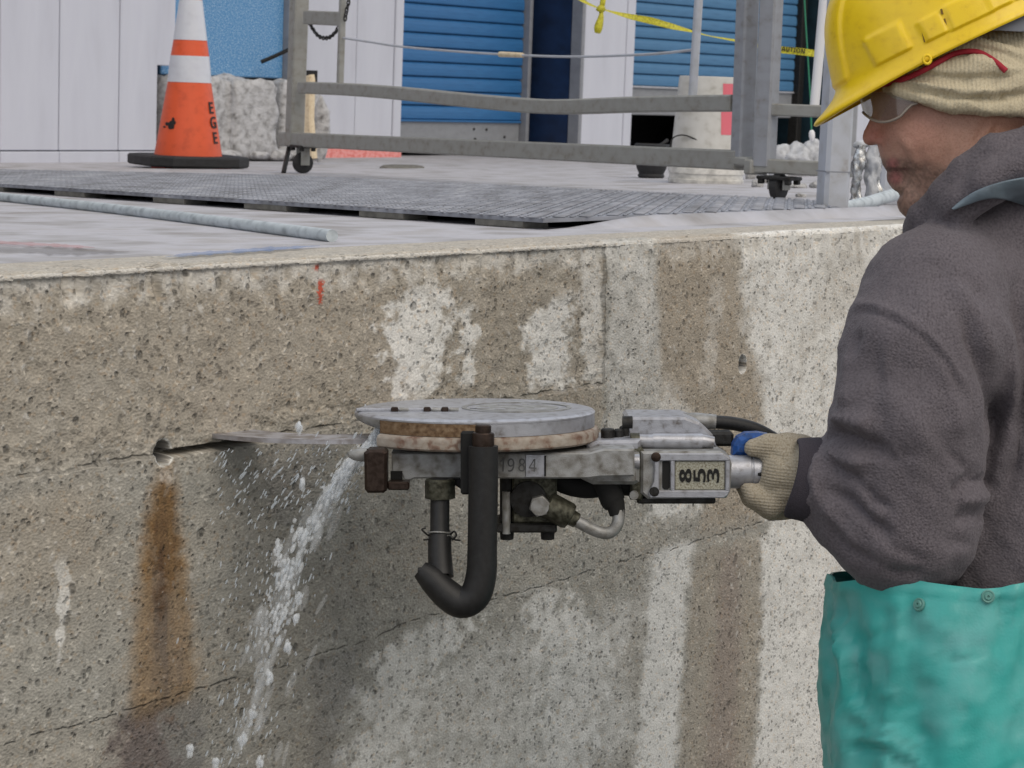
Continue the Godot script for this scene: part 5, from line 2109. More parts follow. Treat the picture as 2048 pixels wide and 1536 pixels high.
	part("supply_hose", b, M.flat_black, t)
	b = B.new()
	slathe(b, 1209, 976, 112, [[9, 0], [9, 20], [0.1, 20]], up, 12)
	part("brass_fitting", b, M.brass, t)
	# arm casting between guard and valve body
	b = B.new()
	sprism(b, [[1156, 915], [1172, 904], [1190, 899], [1272, 899], [1272, 955], [1262, 960], [1182, 960], [1160, 950], [1150, 938]], -40, 132, 7)
	part("arm_casting", b, M.alloy, t)
	b = B.new()
	stube(b, [[1178, 917, 124], [1272, 915, 124]], 15, 16)
	part("arm_ridge", b, M.alloy_bright, t)
	b = B.new()
	sprism(b, [[1170, 886], [1192, 878], [1276, 876], [1276, 899], [1172, 899]], -30, 96, 6)
	part("arm_top", b, M.alloy_bright, t)
	for q in [[1214, 868, 40, 14], [1236, 870, 30, 10], [1250, 866, 10, 12]]:
		b = B.new()
		slathe(b, q[0], q[1] + 12, q[2], [[q[3], 0], [q[3], 18], [q[3] - 3, 21], [0.1, 21]], up, 6)
		part("bolt_head", b, M.dark_steel, t)
	# valve body with the number
	b = B.new()
	sprism(b, [[1252, 845], [1258, 839], [1368, 839], [1398, 850], [1424, 874], [1432, 898], [1256, 898]], -150, 20, 5)
	part("valve_cover", b, M.alloy_bright, t)
	b = B.new()
	slathe(b, 1250, 850, 14, [[0.1, -6], [13, -6], [13, 14], [0.1, 14]], alongx, 18)
	part("bolt_head", b, M.dark_steel, t)
	b = B.new()
	stube(b, [[1276, 884, 46], [1302, 884, 46], [1304, 884, 46], [1400, 884, 46], [1402, 884, 46], [1424, 886, 46]], [14, 14, 15.5, 15.5, 13.5, 11], 18, 1)
	part("valve_tube", b, M.alloy_bright, t)
	b = B.new()
	stube(b, [[1258, 884, 50], [1276, 884, 50]], 17, 16)
	part("tube_cap", b, M.grimy_steel, t)
	b = B.new()
	sprism(b, [[1276, 898], [1432, 898], [1450, 909], [1454, 922], [1452, 976], [1444, 990], [1290, 992], [1276, 980]], -40, 104, 5)
	part("valve_body", b, M.alloy, t)
	b = B.new()
	sprism(b, [[1256, 892], [1278, 890], [1290, 910], [1288, 970], [1278, 996], [1256, 994]], -30, 98, 4)
	part("end_flange", b, M.grimy_steel, t)
	for q in [[1263, 905], [1263, 984]]:
		b = B.new()
		slathe(b, q[0], q[1], 96, [[9, 0], [9, 9], [0.1, 9]], toview, 12)
		part("bolt_head", b, M.alloy, t)
	b = B.new()
	sbox(b, 1270, 1424, 990, 1003, -20, 92, 3)
	part("base_rail", b, M.dark_steel, t)
	# raised frame round the slot and the number plate
	b = B.new()
	sprism(b, [[1300, 901], [1436, 901], [1450, 911], [1450, 916], [1312, 916], [1312, 974], [1450, 974], [1446, 984], [1438, 989], [1294, 989], [1290, 980], [1300, 956], [1302, 930]], 103, 112, 2)
	sbox(b, 1441, 1450, 915, 975, 103, 111.5, 1.5)
	sbox(b, 1334, 1342, 915.5, 974.5, 103, 111, 1)
	part("face_frame", b, M.alloy_bright, t)
	b = B.new()
	sprism(b, [[1318, 918], [1322, 915], [1329, 915], [1333, 919], [1333, 968], [1329, 973], [1322, 973], [1318, 969]], 103.5, 105.5, 0.5)
	part("dark_slot", b, M.flat_black, t)  # black backing: the shade in the recess as colour
	b = B.new()
	sbox(b, 1343, 1440, 917, 973, 103.5, 106.5, 1)
	part("number_plate", b, M.number_plate, t)
	for q in [["8", 1364], ["5", 1391], ["3", 1418]]:
		lettering("number_digit", q[0], 23.5 * sk, Transform3D(so.basis * Basis(Vector3.BACK, PI / 2) * Basis.from_scale(Vector3(1.75, 1.0, 1)), sq(q[1], 945, 107.5)), M.flat_black, t, true, 0.0012)
	b = B.new()
	slathe(b, 1305, 908, 110, [[9.5, 0], [9.5, 3.5], [7, 5], [0.1, 5]], toview, 20)
	part("screw", b, M.brown_steel, t)
	b = B.new()
	slathe(b, 1302, 976, 110, [[9.5, 0], [9.5, 3.5], [8.5, 4], [8, 2.6], [0.1, 2.6]], toview, 20)
	sbox(b, 1300.6, 1303.4, 969, 983, 112.4, 113.2, 0.2)
	part("screw", b, M.dark_steel, t)
	# rear handle
	b = B.new()
	slathe(b, 1448, 943, 62, [[0.1, -4], [31, -4], [33, -2], [33, 46], [31, 47.5], [31, 50], [33, 51.5], [33, 76], [30, 81], [18, 82]], alongx, 40)
	part("handle_collar", b, M.pale_alloy if M.has("pale_alloy") else M.alloy_bright, t)
	b = B.new()
	stube(b, [[1506, 944, 93.6], [1531, 944, 93]], [3.5, 7], 8, 1)
	part("collar_slot", b, M.flat_black, t)
	b = B.new()
	stube(b, [[1520, 943, 62], [1640, 945, 62]], 17, 14)
	part("grip", b, M.black_rubber, t)
	b = B.new()
	sprism(b, [[1459, 912], [1461, 890], [1470, 875], [1486, 867], [1512, 866], [1532, 870], [1530, 886], [1506, 888], [1500, 912]], 10, 66, 9)
	part("trigger", b, M.blue_plastic, t)
	b = B.new()
	stube(b, [[1350, 856, -90], [1400, 857, -90], [1440, 859, -88]], [15, 17, 15], 14)
	part("hose_ferrule", b, M.alloy, t)
	b = B.new()
	stube(b, [[1436, 859, -88], [1480, 863, -86], [1530, 878, -84], [1600, 920, -90], [1720, 990, -110], [1800, 1150, -160], [1780, 1500, -200], [1700, 2000, -240]], 14, 12)
	part("return_hose", b, M.black_rubber, t)
	b = B.new()
	sbox(b, 1400, 1470, 872, 902, -70, -20, 6)
	part("rear_link", b, M.dark_steel, t)


# ---------------------------------------------------------------- water thrown off by the blade
func water() -> void:
	var m := mk("foam", Color(0.92, 0.95, 0.97, 0.78), 0.3)
	m.transparency = BaseMaterial3D.TRANSPARENCY_ALPHA
	m.subsurf_scatter_enabled = false
	var m2 := mk("spray", Color(0.86, 0.9, 0.94, 0.3), 0.3)
	m2.transparency = BaseMaterial3D.TRANSPARENCY_ALPHA
	var nz := FastNoiseLite.new()
	nz.seed = 81
	nz.frequency = 120.0
	nz.fractal_octaves = 3
	rng.seed = 82
	var dz := depth_of(so.origin) - 120 * sk
	var w := thing("water_stream", "white foamy water running from the saw guard down past the guide block", "water", at(740, 880, dz))
	var b := B.new()
	# the jet: strands that run side by side, part and break up as they fall
	var path := curve(pts([[748, 900], [716, 917], [692, 946], [664, 988], [640, 1022], [616, 1066], [592, 1104], [572, 1150], [556, 1210], [540, 1290]], dz), 10)
	# foam: very many small thin bubbles of spray, thickest near the saw, parting into clots as the stream falls
	var bub := B.new()
	bub.blob(Transform3D(), Vector3.ONE, null, 0.0, 10)
	var soft_foam := mk("soft_foam", Color(0.95, 0.97, 0.99, 0.26), 0.3)
	soft_foam.transparency = BaseMaterial3D.TRANSPARENCY_ALPHA
	var fplace := []
	for k in 1500:
		var f := pow(rng.randf(), 1.5)
		var clot := 0.5 + 0.5 * sin(f * 55.0 + sin(f * 23.0) * 2.0)
		if f > 0.3 and clot < 0.45 + 0.4 * f and rng.randf() < 0.9:
			continue
		var q := f * (path.size() - 1)
		var p: Vector3 = path[int(q)].lerp(path[mini(int(q) + 1, path.size() - 1)], q - int(q))
		var sg := 0.0022 + 0.0055 * f + (0.004 if k % 5 == 0 else 0.0)
		p += cb.x * (rng.randfn(0.0, sg) + sin(f * 30.0) * 0.003 * f) + cb.z * rng.randfn(0.0, sg) + cb.y * rng.randfn(0.0, sg)
		var r := rng.randf_range(0.0009, 0.0036) * (1.0 - 0.35 * f)
		if k % 5 == 0:
			r *= 0.5
		fplace.append(Transform3D((cb * Basis(Vector3.BACK, -0.55 + 0.3 * f)).scaled_local(Vector3(r, r * rng.randf_range(1.1, 2.6), r)), p - w.position))
	# curtain in the mouth and long faint trails of droplets lower down
	for k in 260:
		var f := rng.randf()
		var p := at(lerpf(763, 744, f) + rng.randfn(0.0, 2.0 + 7.0 * f), lerpf(848, 904, f), dz + 0.008 + rng.randfn(0.0, 0.004))
		var r := rng.randf_range(0.001, 0.003)
		fplace.append(Transform3D(cb.scaled_local(Vector3(r, r * 2.0, r)), p - w.position))
	for c0 in [[540, 1356, 9.0], [506, 1428, 10.0], [484, 1486, 12.0], [592, 1238, 8.0], [597, 1196, 10.0], [578, 1150, 12.0], [556, 1100, 11.0], [520, 1526, 9.0], [432, 1526, 7.0], [604, 968, 6.0], [598, 856, 7.0], [575, 1295, 7.0], [380, 1500, 7.0]]:
		var d := dz + rng.randf_range(-0.02, 0.02)
		for k in 26:
			var r := rng.randf_range(0.0008, 0.0027)
			fplace.append(Transform3D((cb * Basis(Vector3.BACK, -0.2)).scaled_local(Vector3(r, r * 1.7, r)), at(c0[0] + rng.randfn(0.0, c0[2] * 0.33), c0[1] + rng.randfn(0.0, c0[2] * 0.7), d + rng.randfn(0.0, 0.002)) - w.position))
	var fm := MultiMesh.new()
	fm.transform_format = MultiMesh.TRANSFORM_3D
	fm.mesh = bub.mesh(Transform3D(), soft_foam)
	fm.instance_count = fplace.size()
	for k in fplace.size():
		fm.set_instance_transform(k, fplace[k])
	var fi := MultiMeshInstance3D.new()
	var veil := mk("veil", Color(0.93, 0.95, 0.97, 0.075), 0.3)
	veil.transparency = BaseMaterial3D.TRANSPARENCY_ALPHA
	var vm := MultiMesh.new()
	vm.transform_format = MultiMesh.TRANSFORM_3D
	vm.mesh = bub.mesh(Transform3D(), veil)
	vm.instance_count = 110
	for k in 110:
		var f := pow(rng.randf(), 0.9)
		var q := f * (path.size() - 1)
		var p: Vector3 = path[int(q)].lerp(path[mini(int(q) + 1, path.size() - 1)], q - int(q))
		if k % 3 == 0:
			p = at(lerpf(575.0, 480.0, f) + rng.randfn(0.0, 26.0), lerpf(1180.0, 1530.0, f), dz)
		p += cb.x * rng.randfn(0.0, 0.004 + 0.008 * f)
		var r := rng.randf_range(0.002, 0.0055)
		vm.set_instance_transform(k, Transform3D((cb * Basis(Vector3.BACK, -0.55 + 0.35 * f)).scaled_local(Vector3(r, r * rng.randf_range(2.5, 6.0), r)), p - w.position))
	var vi := MultiMeshInstance3D.new()
	vi.name = "mist"
	vi.multimesh = vm
	vi.set_meta("kind", "stuff")
	w.add_child(vi)
	fi.name = "foam"
	fi.multimesh = fm
	fi.set_meta("kind", "stuff")
	w.add_child(fi)
	# fine drops, flung down to the left
	var one := B.new()
	one.blob(Transform3D(), Vector3(0.45, 1.0, 0.45), null, 0.0, 8)
	var mm := MultiMesh.new()
	mm.transform_format = MultiMesh.TRANSFORM_3D
	mm.mesh = one.mesh(Transform3D(), m2)
	var place := []
	for k in 520:
		var f := pow(rng.randf(), 0.8)
		var c := path[int(f * (path.size() - 1))] as Vector3
		var p := px(c) + Vector2(rng.randfn(-18.0 - 60.0 * f, 22.0 + 34.0 * f), rng.randfn(20.0, 40.0 + 60.0 * f))
		if k % 3 == 0:
			p = Vector2(rng.randf_range(430, 720), rng.randf_range(890, 1030))
			p.y = maxf(p.y, 900.0)
		elif k % 3 == 1:
			p = Vector2(rng.randfn(520.0, 60.0), rng.randf_range(1100, 1540))
			p.x = lerpf(585.0, 470.0, (p.y - 1100.0) / 440.0) + rng.randfn(0.0, 38.0)
		var wallz := depth_of(on_wall(p.x, p.y))
		var d := minf(dz + rng.randf_range(-0.03, 0.05), wallz - 0.006)
		var r := rng.randf_range(0.0005, 0.0013) * (1.0 if rng.randf() < 0.85 else 1.5)
		var lng := r * rng.randf_range(1.4, 4.2)
		place.append(Transform3D((cb * Basis(Vector3.BACK, rng.randf_range(-0.8, -0.35) if p.y < 1050 else rng.randf_range(-0.45, -0.1))).scaled_local(Vector3(r * 2.0, lng, r * 2.0)), at(p.x, p.y, d) - w.position))
	mm.instance_count = place.size()
	for k in place.size():
		mm.set_instance_transform(k, place[k])
	var mi := MultiMeshInstance3D.new()
	mi.name = "fine_drops"
	mi.multimesh = mm
	mi.set_meta("kind", "stuff")
	w.add_child(mi)


# ---------------------------------------------------------------- the worker
var wd := 0.0     # depth of the plane his arm lies in
var wk := 0.0

func wp(x: float, y: float, z: float) -> Vector3:
	return at(x, y, wd - z)

func cp(f: Field, a: Array, r1: float, r2: float, soft_ := 20.0) -> void:
	f.cap(wp(a[0], a[1], a[2]), wp(a[3], a[4], a[5]), r1 * wk, r2 * wk, soft_ * wk)

func chainp(f: Field, l: Array, r: Array, soft_: float) -> void:
	for k in l.size() - 1:
		f.cap(wp(l[k][0], l[k][1], l[k][2]), wp(l[k + 1][0], l[k + 1][1], l[k + 1][2]), r[mini(k, r.size() - 1)] * wk, r[mini(k + 1, r.size() - 1)] * wk, soft_ * wk)

# folds: [[x, y], ... ], width px, height m: ridges and creases along lines on the side that faces the viewer
func fold(b: B, lines: Array, side: Vector3) -> void:
	for k in b.v.size():
		var fc := b.n[k].dot(side)
		if fc < 0.05:
			continue
		var p := px(b.v[k])
		var h := 0.0
		for l in lines:
			var best := 1e9
			var at_end := 1.0
			var m: int = l[0].size()
			for j in m - 1:
				var a := Vector2(l[0][j][0], l[0][j][1])
				var c := Vector2(l[0][j + 1][0], l[0][j + 1][1])
				var t := clampf((p - a).dot(c - a) / (c - a).length_squared(), 0.0, 1.0)
				var d := p.distance_to(a + (c - a) * t)
				if d < best:
					best = d
					var u := (j + t) / (m - 1)
					at_end = minf(1.0, minf(u, 1.0 - u) * 5.0 + 0.15)
			if best < l[1] * 3.0:
				h += l[2] * exp(-best * best / (l[1] * l[1])) * at_end
		b.v[k] += b.n[k] * h * minf(1.0, fc * 3.0)

func rumple(b: B, nz: FastNoiseLite, amp: float, squash := Vector3.ONE) -> void:
	for k in b.v.size():
		b.v[k] += b.n[k] * nz.get_noise_3dv(b.v[k] * squash) * amp

func bounds(f: Field, pad: float) -> Array:
	var lo := Vector3.ONE * 1e9
	var hi := -lo
	for i in f.t.size():
		if f.t[i] == 2:
			continue
		var r := maxf(f.ra[i], f.rb[i])
		if f.t[i] == 1:
			var m := f.bi[i].inverse()
			r = maxf(m.x.length(), maxf(m.y.length(), m.z.length()))
		for q in [f.a[i], f.a[i] + f.d[i]]:
			lo = lo.min(q - Vector3.ONE * (r + pad))
			hi = hi.max(q + Vector3.ONE * (r + pad))
	return [lo, hi]

func meshed(f: Field, cell: float) -> B:
	var q := bounds(f, cell * 2.0)
	return f.nets(q[0], q[1], cell)

func worker() -> void:
	mk("skin", Color.WHITE, 0.55, 0.0, ntex(91, 0.08, 5, [[0.0, s8(212, 194, 188)], [0.4, s8(244, 238, 235)], [1.0, s8(255, 255, 255)]]), 7.0, M.grain, 0.06)
	M.skin.vertex_color_use_as_albedo = true
	M.skin.subsurf_scatter_enabled = true
	M.skin.subsurf_scatter_strength = 0.04
	mk("fleece", s8(116, 111, 116), 0.95, 0.0, ntex(92, 0.2, 4, [[0.0, s8(140, 136, 140)], [0.5, s8(222, 219, 222)], [1.0, s8(255, 255, 255)]]), 2.6, ntex(93, 0.24, 3, [[0.0, 0.0], [1.0, 1.0]]), 0.13)
	mk("fleece_dark", s8(74, 70, 78), 0.95, 0.0, M.fleece.albedo_texture, 6.0, M.fleece.heightmap_texture, 0.1)
	M.fleece.rim_enabled = true
	M.fleece.rim = 0.5
	M.fleece.rim_tint = 0.6
	mk("rubber_cloth", s8(56, 176, 170), 0.38, 0.0, ntex(94, 0.012, 5, [[0.0, s8(196, 214, 214)], [0.3, s8(236, 242, 242)], [0.52, Color(1, 1, 1)], [1.0, Color(1, 1, 1)]]), 2.2, M.grain, 0.02)
	M.rubber_cloth.detail_enabled = true
	M.rubber_cloth.detail_blend_mode = BaseMaterial3D.BLEND_MODE_MIX
	var dust := ntex(95, 0.011, 5, [[0.0, Color(0.5, 0.68, 0.68, 0.0)], [0.36, Color(0.5, 0.7, 0.7, 0.08)], [0.6, Color(0.54, 0.74, 0.74, 0.28)], [0.8, Color(0.58, 0.77, 0.78, 0.42)], [1.0, Color(0.6, 0.78, 0.8, 0.46)]])
	M.rubber_cloth.detail_albedo = dust
	M.rubber_cloth.detail_uv_layer = BaseMaterial3D.DETAIL_UV_2
	M.rubber_cloth.uv2_triplanar = true
	M.rubber_cloth.uv2_scale = Vector3.ONE * 2.6
	mk("strap", s8(122, 138, 150), 0.4, 0.0, M.cloud, 3.0, M.grain, 0.02)
	mk("knit", s8(210, 200, 174), 0.95, 0.0, ntex(96, 0.05, 4, [[0.0, s8(205, 198, 186)], [0.5, s8(245, 243, 240)], [1.0, Color(1, 1, 1)]]), 8.0)
	mk("glove_knit", s8(182, 175, 160), 0.95, 0.0, ntex(97, 0.04, 4, [[0.0, s8(150, 136, 116)], [0.45, s8(225, 220, 212)], [1.0, Color(1, 1, 1)]]), 9.0)
	# ribs of the knitting, as relief
	var im := Image.create_empty(256, 256, false, Image.FORMAT_L8)
	for y in 256:
		for x in 256:
			var v := 0.5 + 0.5 * sin(TAU * y / 16.0)
			v = v * (0.8 + 0.2 * sin(TAU * x / 16.0 + (PI if int(y / 16.0) % 2 else 0.0)))
			im.set_pixel(x, y, Color(v, v, v))
	var rows_tex := ImageTexture.create_from_image(im)
	im = im.duplicate()
	im.rotate_90(CLOCKWISE)
	var ribs_tex := ImageTexture.create_from_image(im)
	for q in [["glove_knit", rows_tex, 18.0, 0.055], ["knit", ribs_tex, 14.0, 0.08]]:
		var m: StandardMaterial3D = M[q[0]]
		m.heightmap_enabled = true
		m.heightmap_texture = q[1]
		m.heightmap_scale = q[3]
		m.uv1_scale = Vector3.ONE * q[2]
	mk("red_trim", s8(168, 40, 56), 0.8)
	mk("hat_plastic", s8(248, 212, 34), 0.34, 0.0, ntex(98, 0.03, 5, [[0.0, s8(222, 212, 194)], [0.25, s8(246, 242, 234)], [0.5, s8(253, 252, 250)], [1.0, Color(1, 1, 1)]]), 4.5, M.grain, 0.012)
	mk("hat_band", s8(118, 122, 132), 0.6)
	mk("scuff", s8(120, 92, 40), 0.8)
	mk("lens", Color(0.42, 0.4, 0.38, 0.42), 0.1)  # tint darkened to carry the shade of the eye socket
	M.lens.transparency = BaseMaterial3D.TRANSPARENCY_ALPHA
	mk("lens_rim", s8(150, 140, 130), 0.4)
	mk("boot", s8(36, 36, 38), 0.6)
	mk("hair", s8(52, 40, 32), 0.9)
	mk("snap", s8(96, 150, 142), 0.45, 0.0)

	wd = depth_of(so.origin) - 0.035
	wk = wd / F
	var g := wp(1960, 1150, -0.06)
	var t := thing("person", "worker in yellow hard hat, grey fleece and teal rubber trousers holding the saw", "person", Vector3(g.x, 0, g.z))
	var nz := FastNoiseLite.new()
	nz.seed = 101
	nz.frequency = 14.0
	nz.fractal_octaves = 3
	var hz := -0.05

	# ---- body: head, neck, trunk, arms, hands and legs in one skin
	var f := Field.new()
	var hb := cb * Basis(Vector3.BACK, deg_to_rad(22))
	f.ell(wp(1945, 205, hz), hb, Vector3(188, 150, 132) * wk, 10 * wk)
	f.ell(wp(1868, 285, hz), hb, Vector3(108, 130, 104) * wk, 40 * wk)
	for s in [-1.0, 1.0]:
		cp(f, [1836, 398, hz + 0.012 * s, 1965, 335, hz + 0.045 * s], 32, 40, 34)
		f.ell(wp(1846, 262, hz + 0.036 * s), hb, Vector3(56, 50, 40) * wk, 34 * wk)
		cp(f, [1765, 196, hz, 1800, 186, hz + 0.045 * s], 20, 22, 18)
		cp(f, [1762, 279, hz + 0.011 * s, 1776, 279, hz + 0.014 * s], 12, 14, 6)
		cp(f, [1783, 327, hz, 1812, 333, hz + 0.02 * s], 11.5, 7, 9)
		cp(f, [1789, 355, hz, 1814, 345, hz + 0.019 * s], 13, 7, 9)
	cp(f, [1832, 405, hz - 0.012, 1832, 405, hz + 0.012], 31, 31, 26)
	cp(f, [1806, 300, hz - 0.01, 1806, 322, hz + 0.01], 33, 33, 24)
	cp(f, [1812, 362, hz - 0.008, 1815, 375, hz + 0.008], 28, 28, 18)
	cp(f, [1768, 205, hz, 1742, 268, hz], 11, 15, 16)
	f.ell(wp(1742, 276, hz), hb, Vector3(17, 15, 17) * wk, 8 * wk)
	cp(f, [1950, 300, hz, 2020, 440, hz - 0.02], 108, 118, 40)
	# tendon of the neck behind the jaw
	cp(f, [1985, 240, hz + 0.055, 1925, 370, hz + 0.05], 16, 20, 16)
	# trunk, arms and legs under the clothes
	cp(f, [2030, 640, -0.09, 2015, 1100, -0.09], 190, 190, 40)
	cp(f, [1890, 580, 0.0, 1822, 1050, 0.05], 80, 62, 40)
	cp(f, [1822, 1050, 0.05, 1640, 962, 0.03], 60, 45, 20)
	cp(f, [2100, 580, -0.28, 1900, 1050, -0.3], 80, 62, 40)
	cp(f, [1900, 1050, -0.3, 1650, 965, -0.13], 60, 45, 20)
	for s in [0.0, -0.17]:
		cp(f, [1995, 1380, s - 0.03, 1960, 1900, s + 0.02], 110, 90, 30)
		cp(f, [1960, 1900, s + 0.02, 2010, 2680, s], 88, 60, 30)
	# eye, mouth and nostril hollows
	for s in [-1.0, 1.0]:
		f.cut(wp(1792, 218, hz + 0.055 * s), wp(1800, 220, hz + 0.07 * s), 17 * wk, 20 * wk, 12 * wk)
		f.cut(wp(1768, 287, hz + 0.009 * s), wp(1779, 290, hz + 0.012 * s), 5 * wk, 4 * wk, 5 * wk)
		f.cut(wp(1768, 339, hz), wp(1822, 337, hz + 0.022 * s), 3.2 * wk, 2.2 * wk, 5 * wk)
		
		f.cut(wp(1790, 392, hz), wp(1800, 388, hz + 0.02 * s), 7 * wk, 5 * wk, 12 * wk)
	# the head in a grid of its own, fine; the rest coarse
	var head := f.nets(wp(1680, 470, 0.09), wp(1680, 470, 0.09) + Vector3(0.32, 0.3, -0.0) + Vector3(0, 0, 0), 0.0032) if false else null
	var lo := wp(1690, 475, 0.05)
	var hi := wp(2160, 20, -0.15)
	head = f.nets(Vector3(minf(lo.x, hi.x), minf(lo.y, hi.y), minf(lo.z, hi.z) - 0.02), Vector3(maxf(lo.x, hi.x), maxf(lo.y, hi.y), maxf(lo.z, hi.z) + 0.02), 0.0032)
	for k in head.v.size():
		var p := px(head.v[k])
		var c := Color(0.56, 0.34, 0.265)
		# ruddy nose and cheeks, dark stubble on lip, chin and jaw, lips
		c = c.lerp(Color(0.5, 0.19, 0.15), 0.75 * exp(-pow(p.distance_to(Vector2(1748, 270)) / 34.0, 2)))
		c = c.lerp(Color(0.56, 0.28, 0.215), 0.6 * exp(-pow(p.distance_to(Vector2(1840, 255)) / 50.0, 2)))
		c = c.lerp(Color(0.54, 0.28, 0.19), 0.7 * soft(1930, 1990, p.x))
		var st := soft(0.0, 26.0, p.y - (300.0 + maxf(0.0, p.x - 1800.0) * 0.25)) * (1.0 - soft(1880.0, 1960.0, p.x))
		st = maxf(st * soft(300, 330, p.y), soft(350.0, 400.0, p.y - maxf(0.0, p.x - 1850.0) * 0.1) * (1.0 - soft(1900, 1950, p.x)))
		c = c.lerp(Color(0.16, 0.12, 0.1), 0.58 * st)
		for q in [[1785, 328, 13.0], [1790, 355, 15.0]]:
			c = c.lerp(Color(0.44, 0.17, 0.165), 0.9 * exp(-pow(p.distance_to(Vector2(q[0], q[1])) / q[2], 4)))
		c = c.lerp(Color(0.1, 0.045, 0.04), exp(-pow((p.y - 338.5) / 4.0, 2)) * (1.0 - soft(1812, 1824, p.x)) * soft(1760, 1775, p.x))
		var sk_ := 1.0 + rng.randf_range(-0.05, 0.05)
		if st > 0.05 and rng.randf() < 0.45:
			sk_ *= 1.0 - 0.3 * st
		head.c[k] = Color(c.r * sk_, c.g * sk_, c.b * sk_)
	fold(head, [[[[1788, 282], [1806, 305], [1820, 330], [1826, 352]], 6.0, -0.0022], [[[1806, 275], [1826, 305], [1836, 340]], 9.0, 0.0018], [[[1975, 236], [1962, 262], [1948, 300]], 6.0, -0.0026], [[[2000, 240], [1980, 275], [1962, 300]], 5.0, -0.0024], [[[1988, 240], [1972, 270], [1955, 300]], 5.0, 0.0018], [[[1820, 372], [1835, 380], [1842, 395]], 8.0, -0.0012], [[[1900, 300], [1880, 350], [1850, 380]], 14.0, -0.0018], [[[1830, 300], [1848, 345]], 12.0, -0.0014]], cb.z)
	nz.frequency = 60.0
	rumple(head, nz, 0.0007)
	nz.frequency = 14.0
	renormal(head)
	var ytop := wp(1960, 470, 0).y
	var low := f.nets(Vector3(g.x - 0.55, ytop - 0.12 * floorf((ytop - 0.02) / 0.12 + 0.001), g.z - 0.5), Vector3(g.x + 0.45, ytop - 0.001, g.z + 0.35), 0.024)
	for k in low.c.size():
		low.c[k] = Color(0.36, 0.21, 0.15)
	head.join(low)
	part("body", head, M.skin, t)

	# ---- fleece
	f = Field.new()
	chainp(f, [[1872, 604, 0.02], [1843, 710, 0.045], [1818, 850, 0.055], [1822, 1050, 0.05]], [150, 156, 151, 137], 26)
	cp(f, [1790, 1062, 0.05, 1655, 968, 0.035], 124, 86, 30)
	cp(f, [1655, 968, 0.035, 1640, 960, 0.03], 82, 78, 10)
	cp(f, [1950, 570, -0.05, 1905, 590, 0.0], 150, 140, 30)
	cp(f, [2035, 650, -0.09, 2040, 1230, -0.09], 236, 262, 22)
	cp(f, [1990, 700, -0.02, 2060, 720, 0.0], 120, 140, 50)
	cp(f, [1915, 520, -0.03, 2070, 425, -0.05], 85, 130, 40)
	cp(f, [2110, 590, -0.28, 2100, 640, -0.28], 140, 140, 40)
	cp(f, [2100, 600, -0.28, 1900, 1050, -0.3], 120, 100, 30)
	cp(f, [1900, 1050, -0.3, 1700, 985, -0.16], 96, 74, 30)
	# collar: two rolls round the neck, near and far side
	chainp(f, [[1822, 472, -0.06], [1848, 432, -0.015], [1888, 384, 0.012], [1930, 342, 0.028], [1990, 304, 0.036], [2075, 272, 0.03], [2120, 262, -0.05], [2075, 272, -0.13], [1950, 335, -0.13], [1850, 430, -0.085]], [24, 30, 31, 32, 34, 34], 9)
	chainp(f, [[1872, 462, -0.01], [1918, 412, 0.03], [1975, 366, 0.048], [2060, 328, 0.05]], [30, 38, 42, 44], 10)
	f.cut(wp(1530, 948, 0.03), wp(1612, 955, 0.032), 64 * wk, 60 * wk, 16 * wk)
	var jf := f
	var jb := meshed(f, 0.0062)
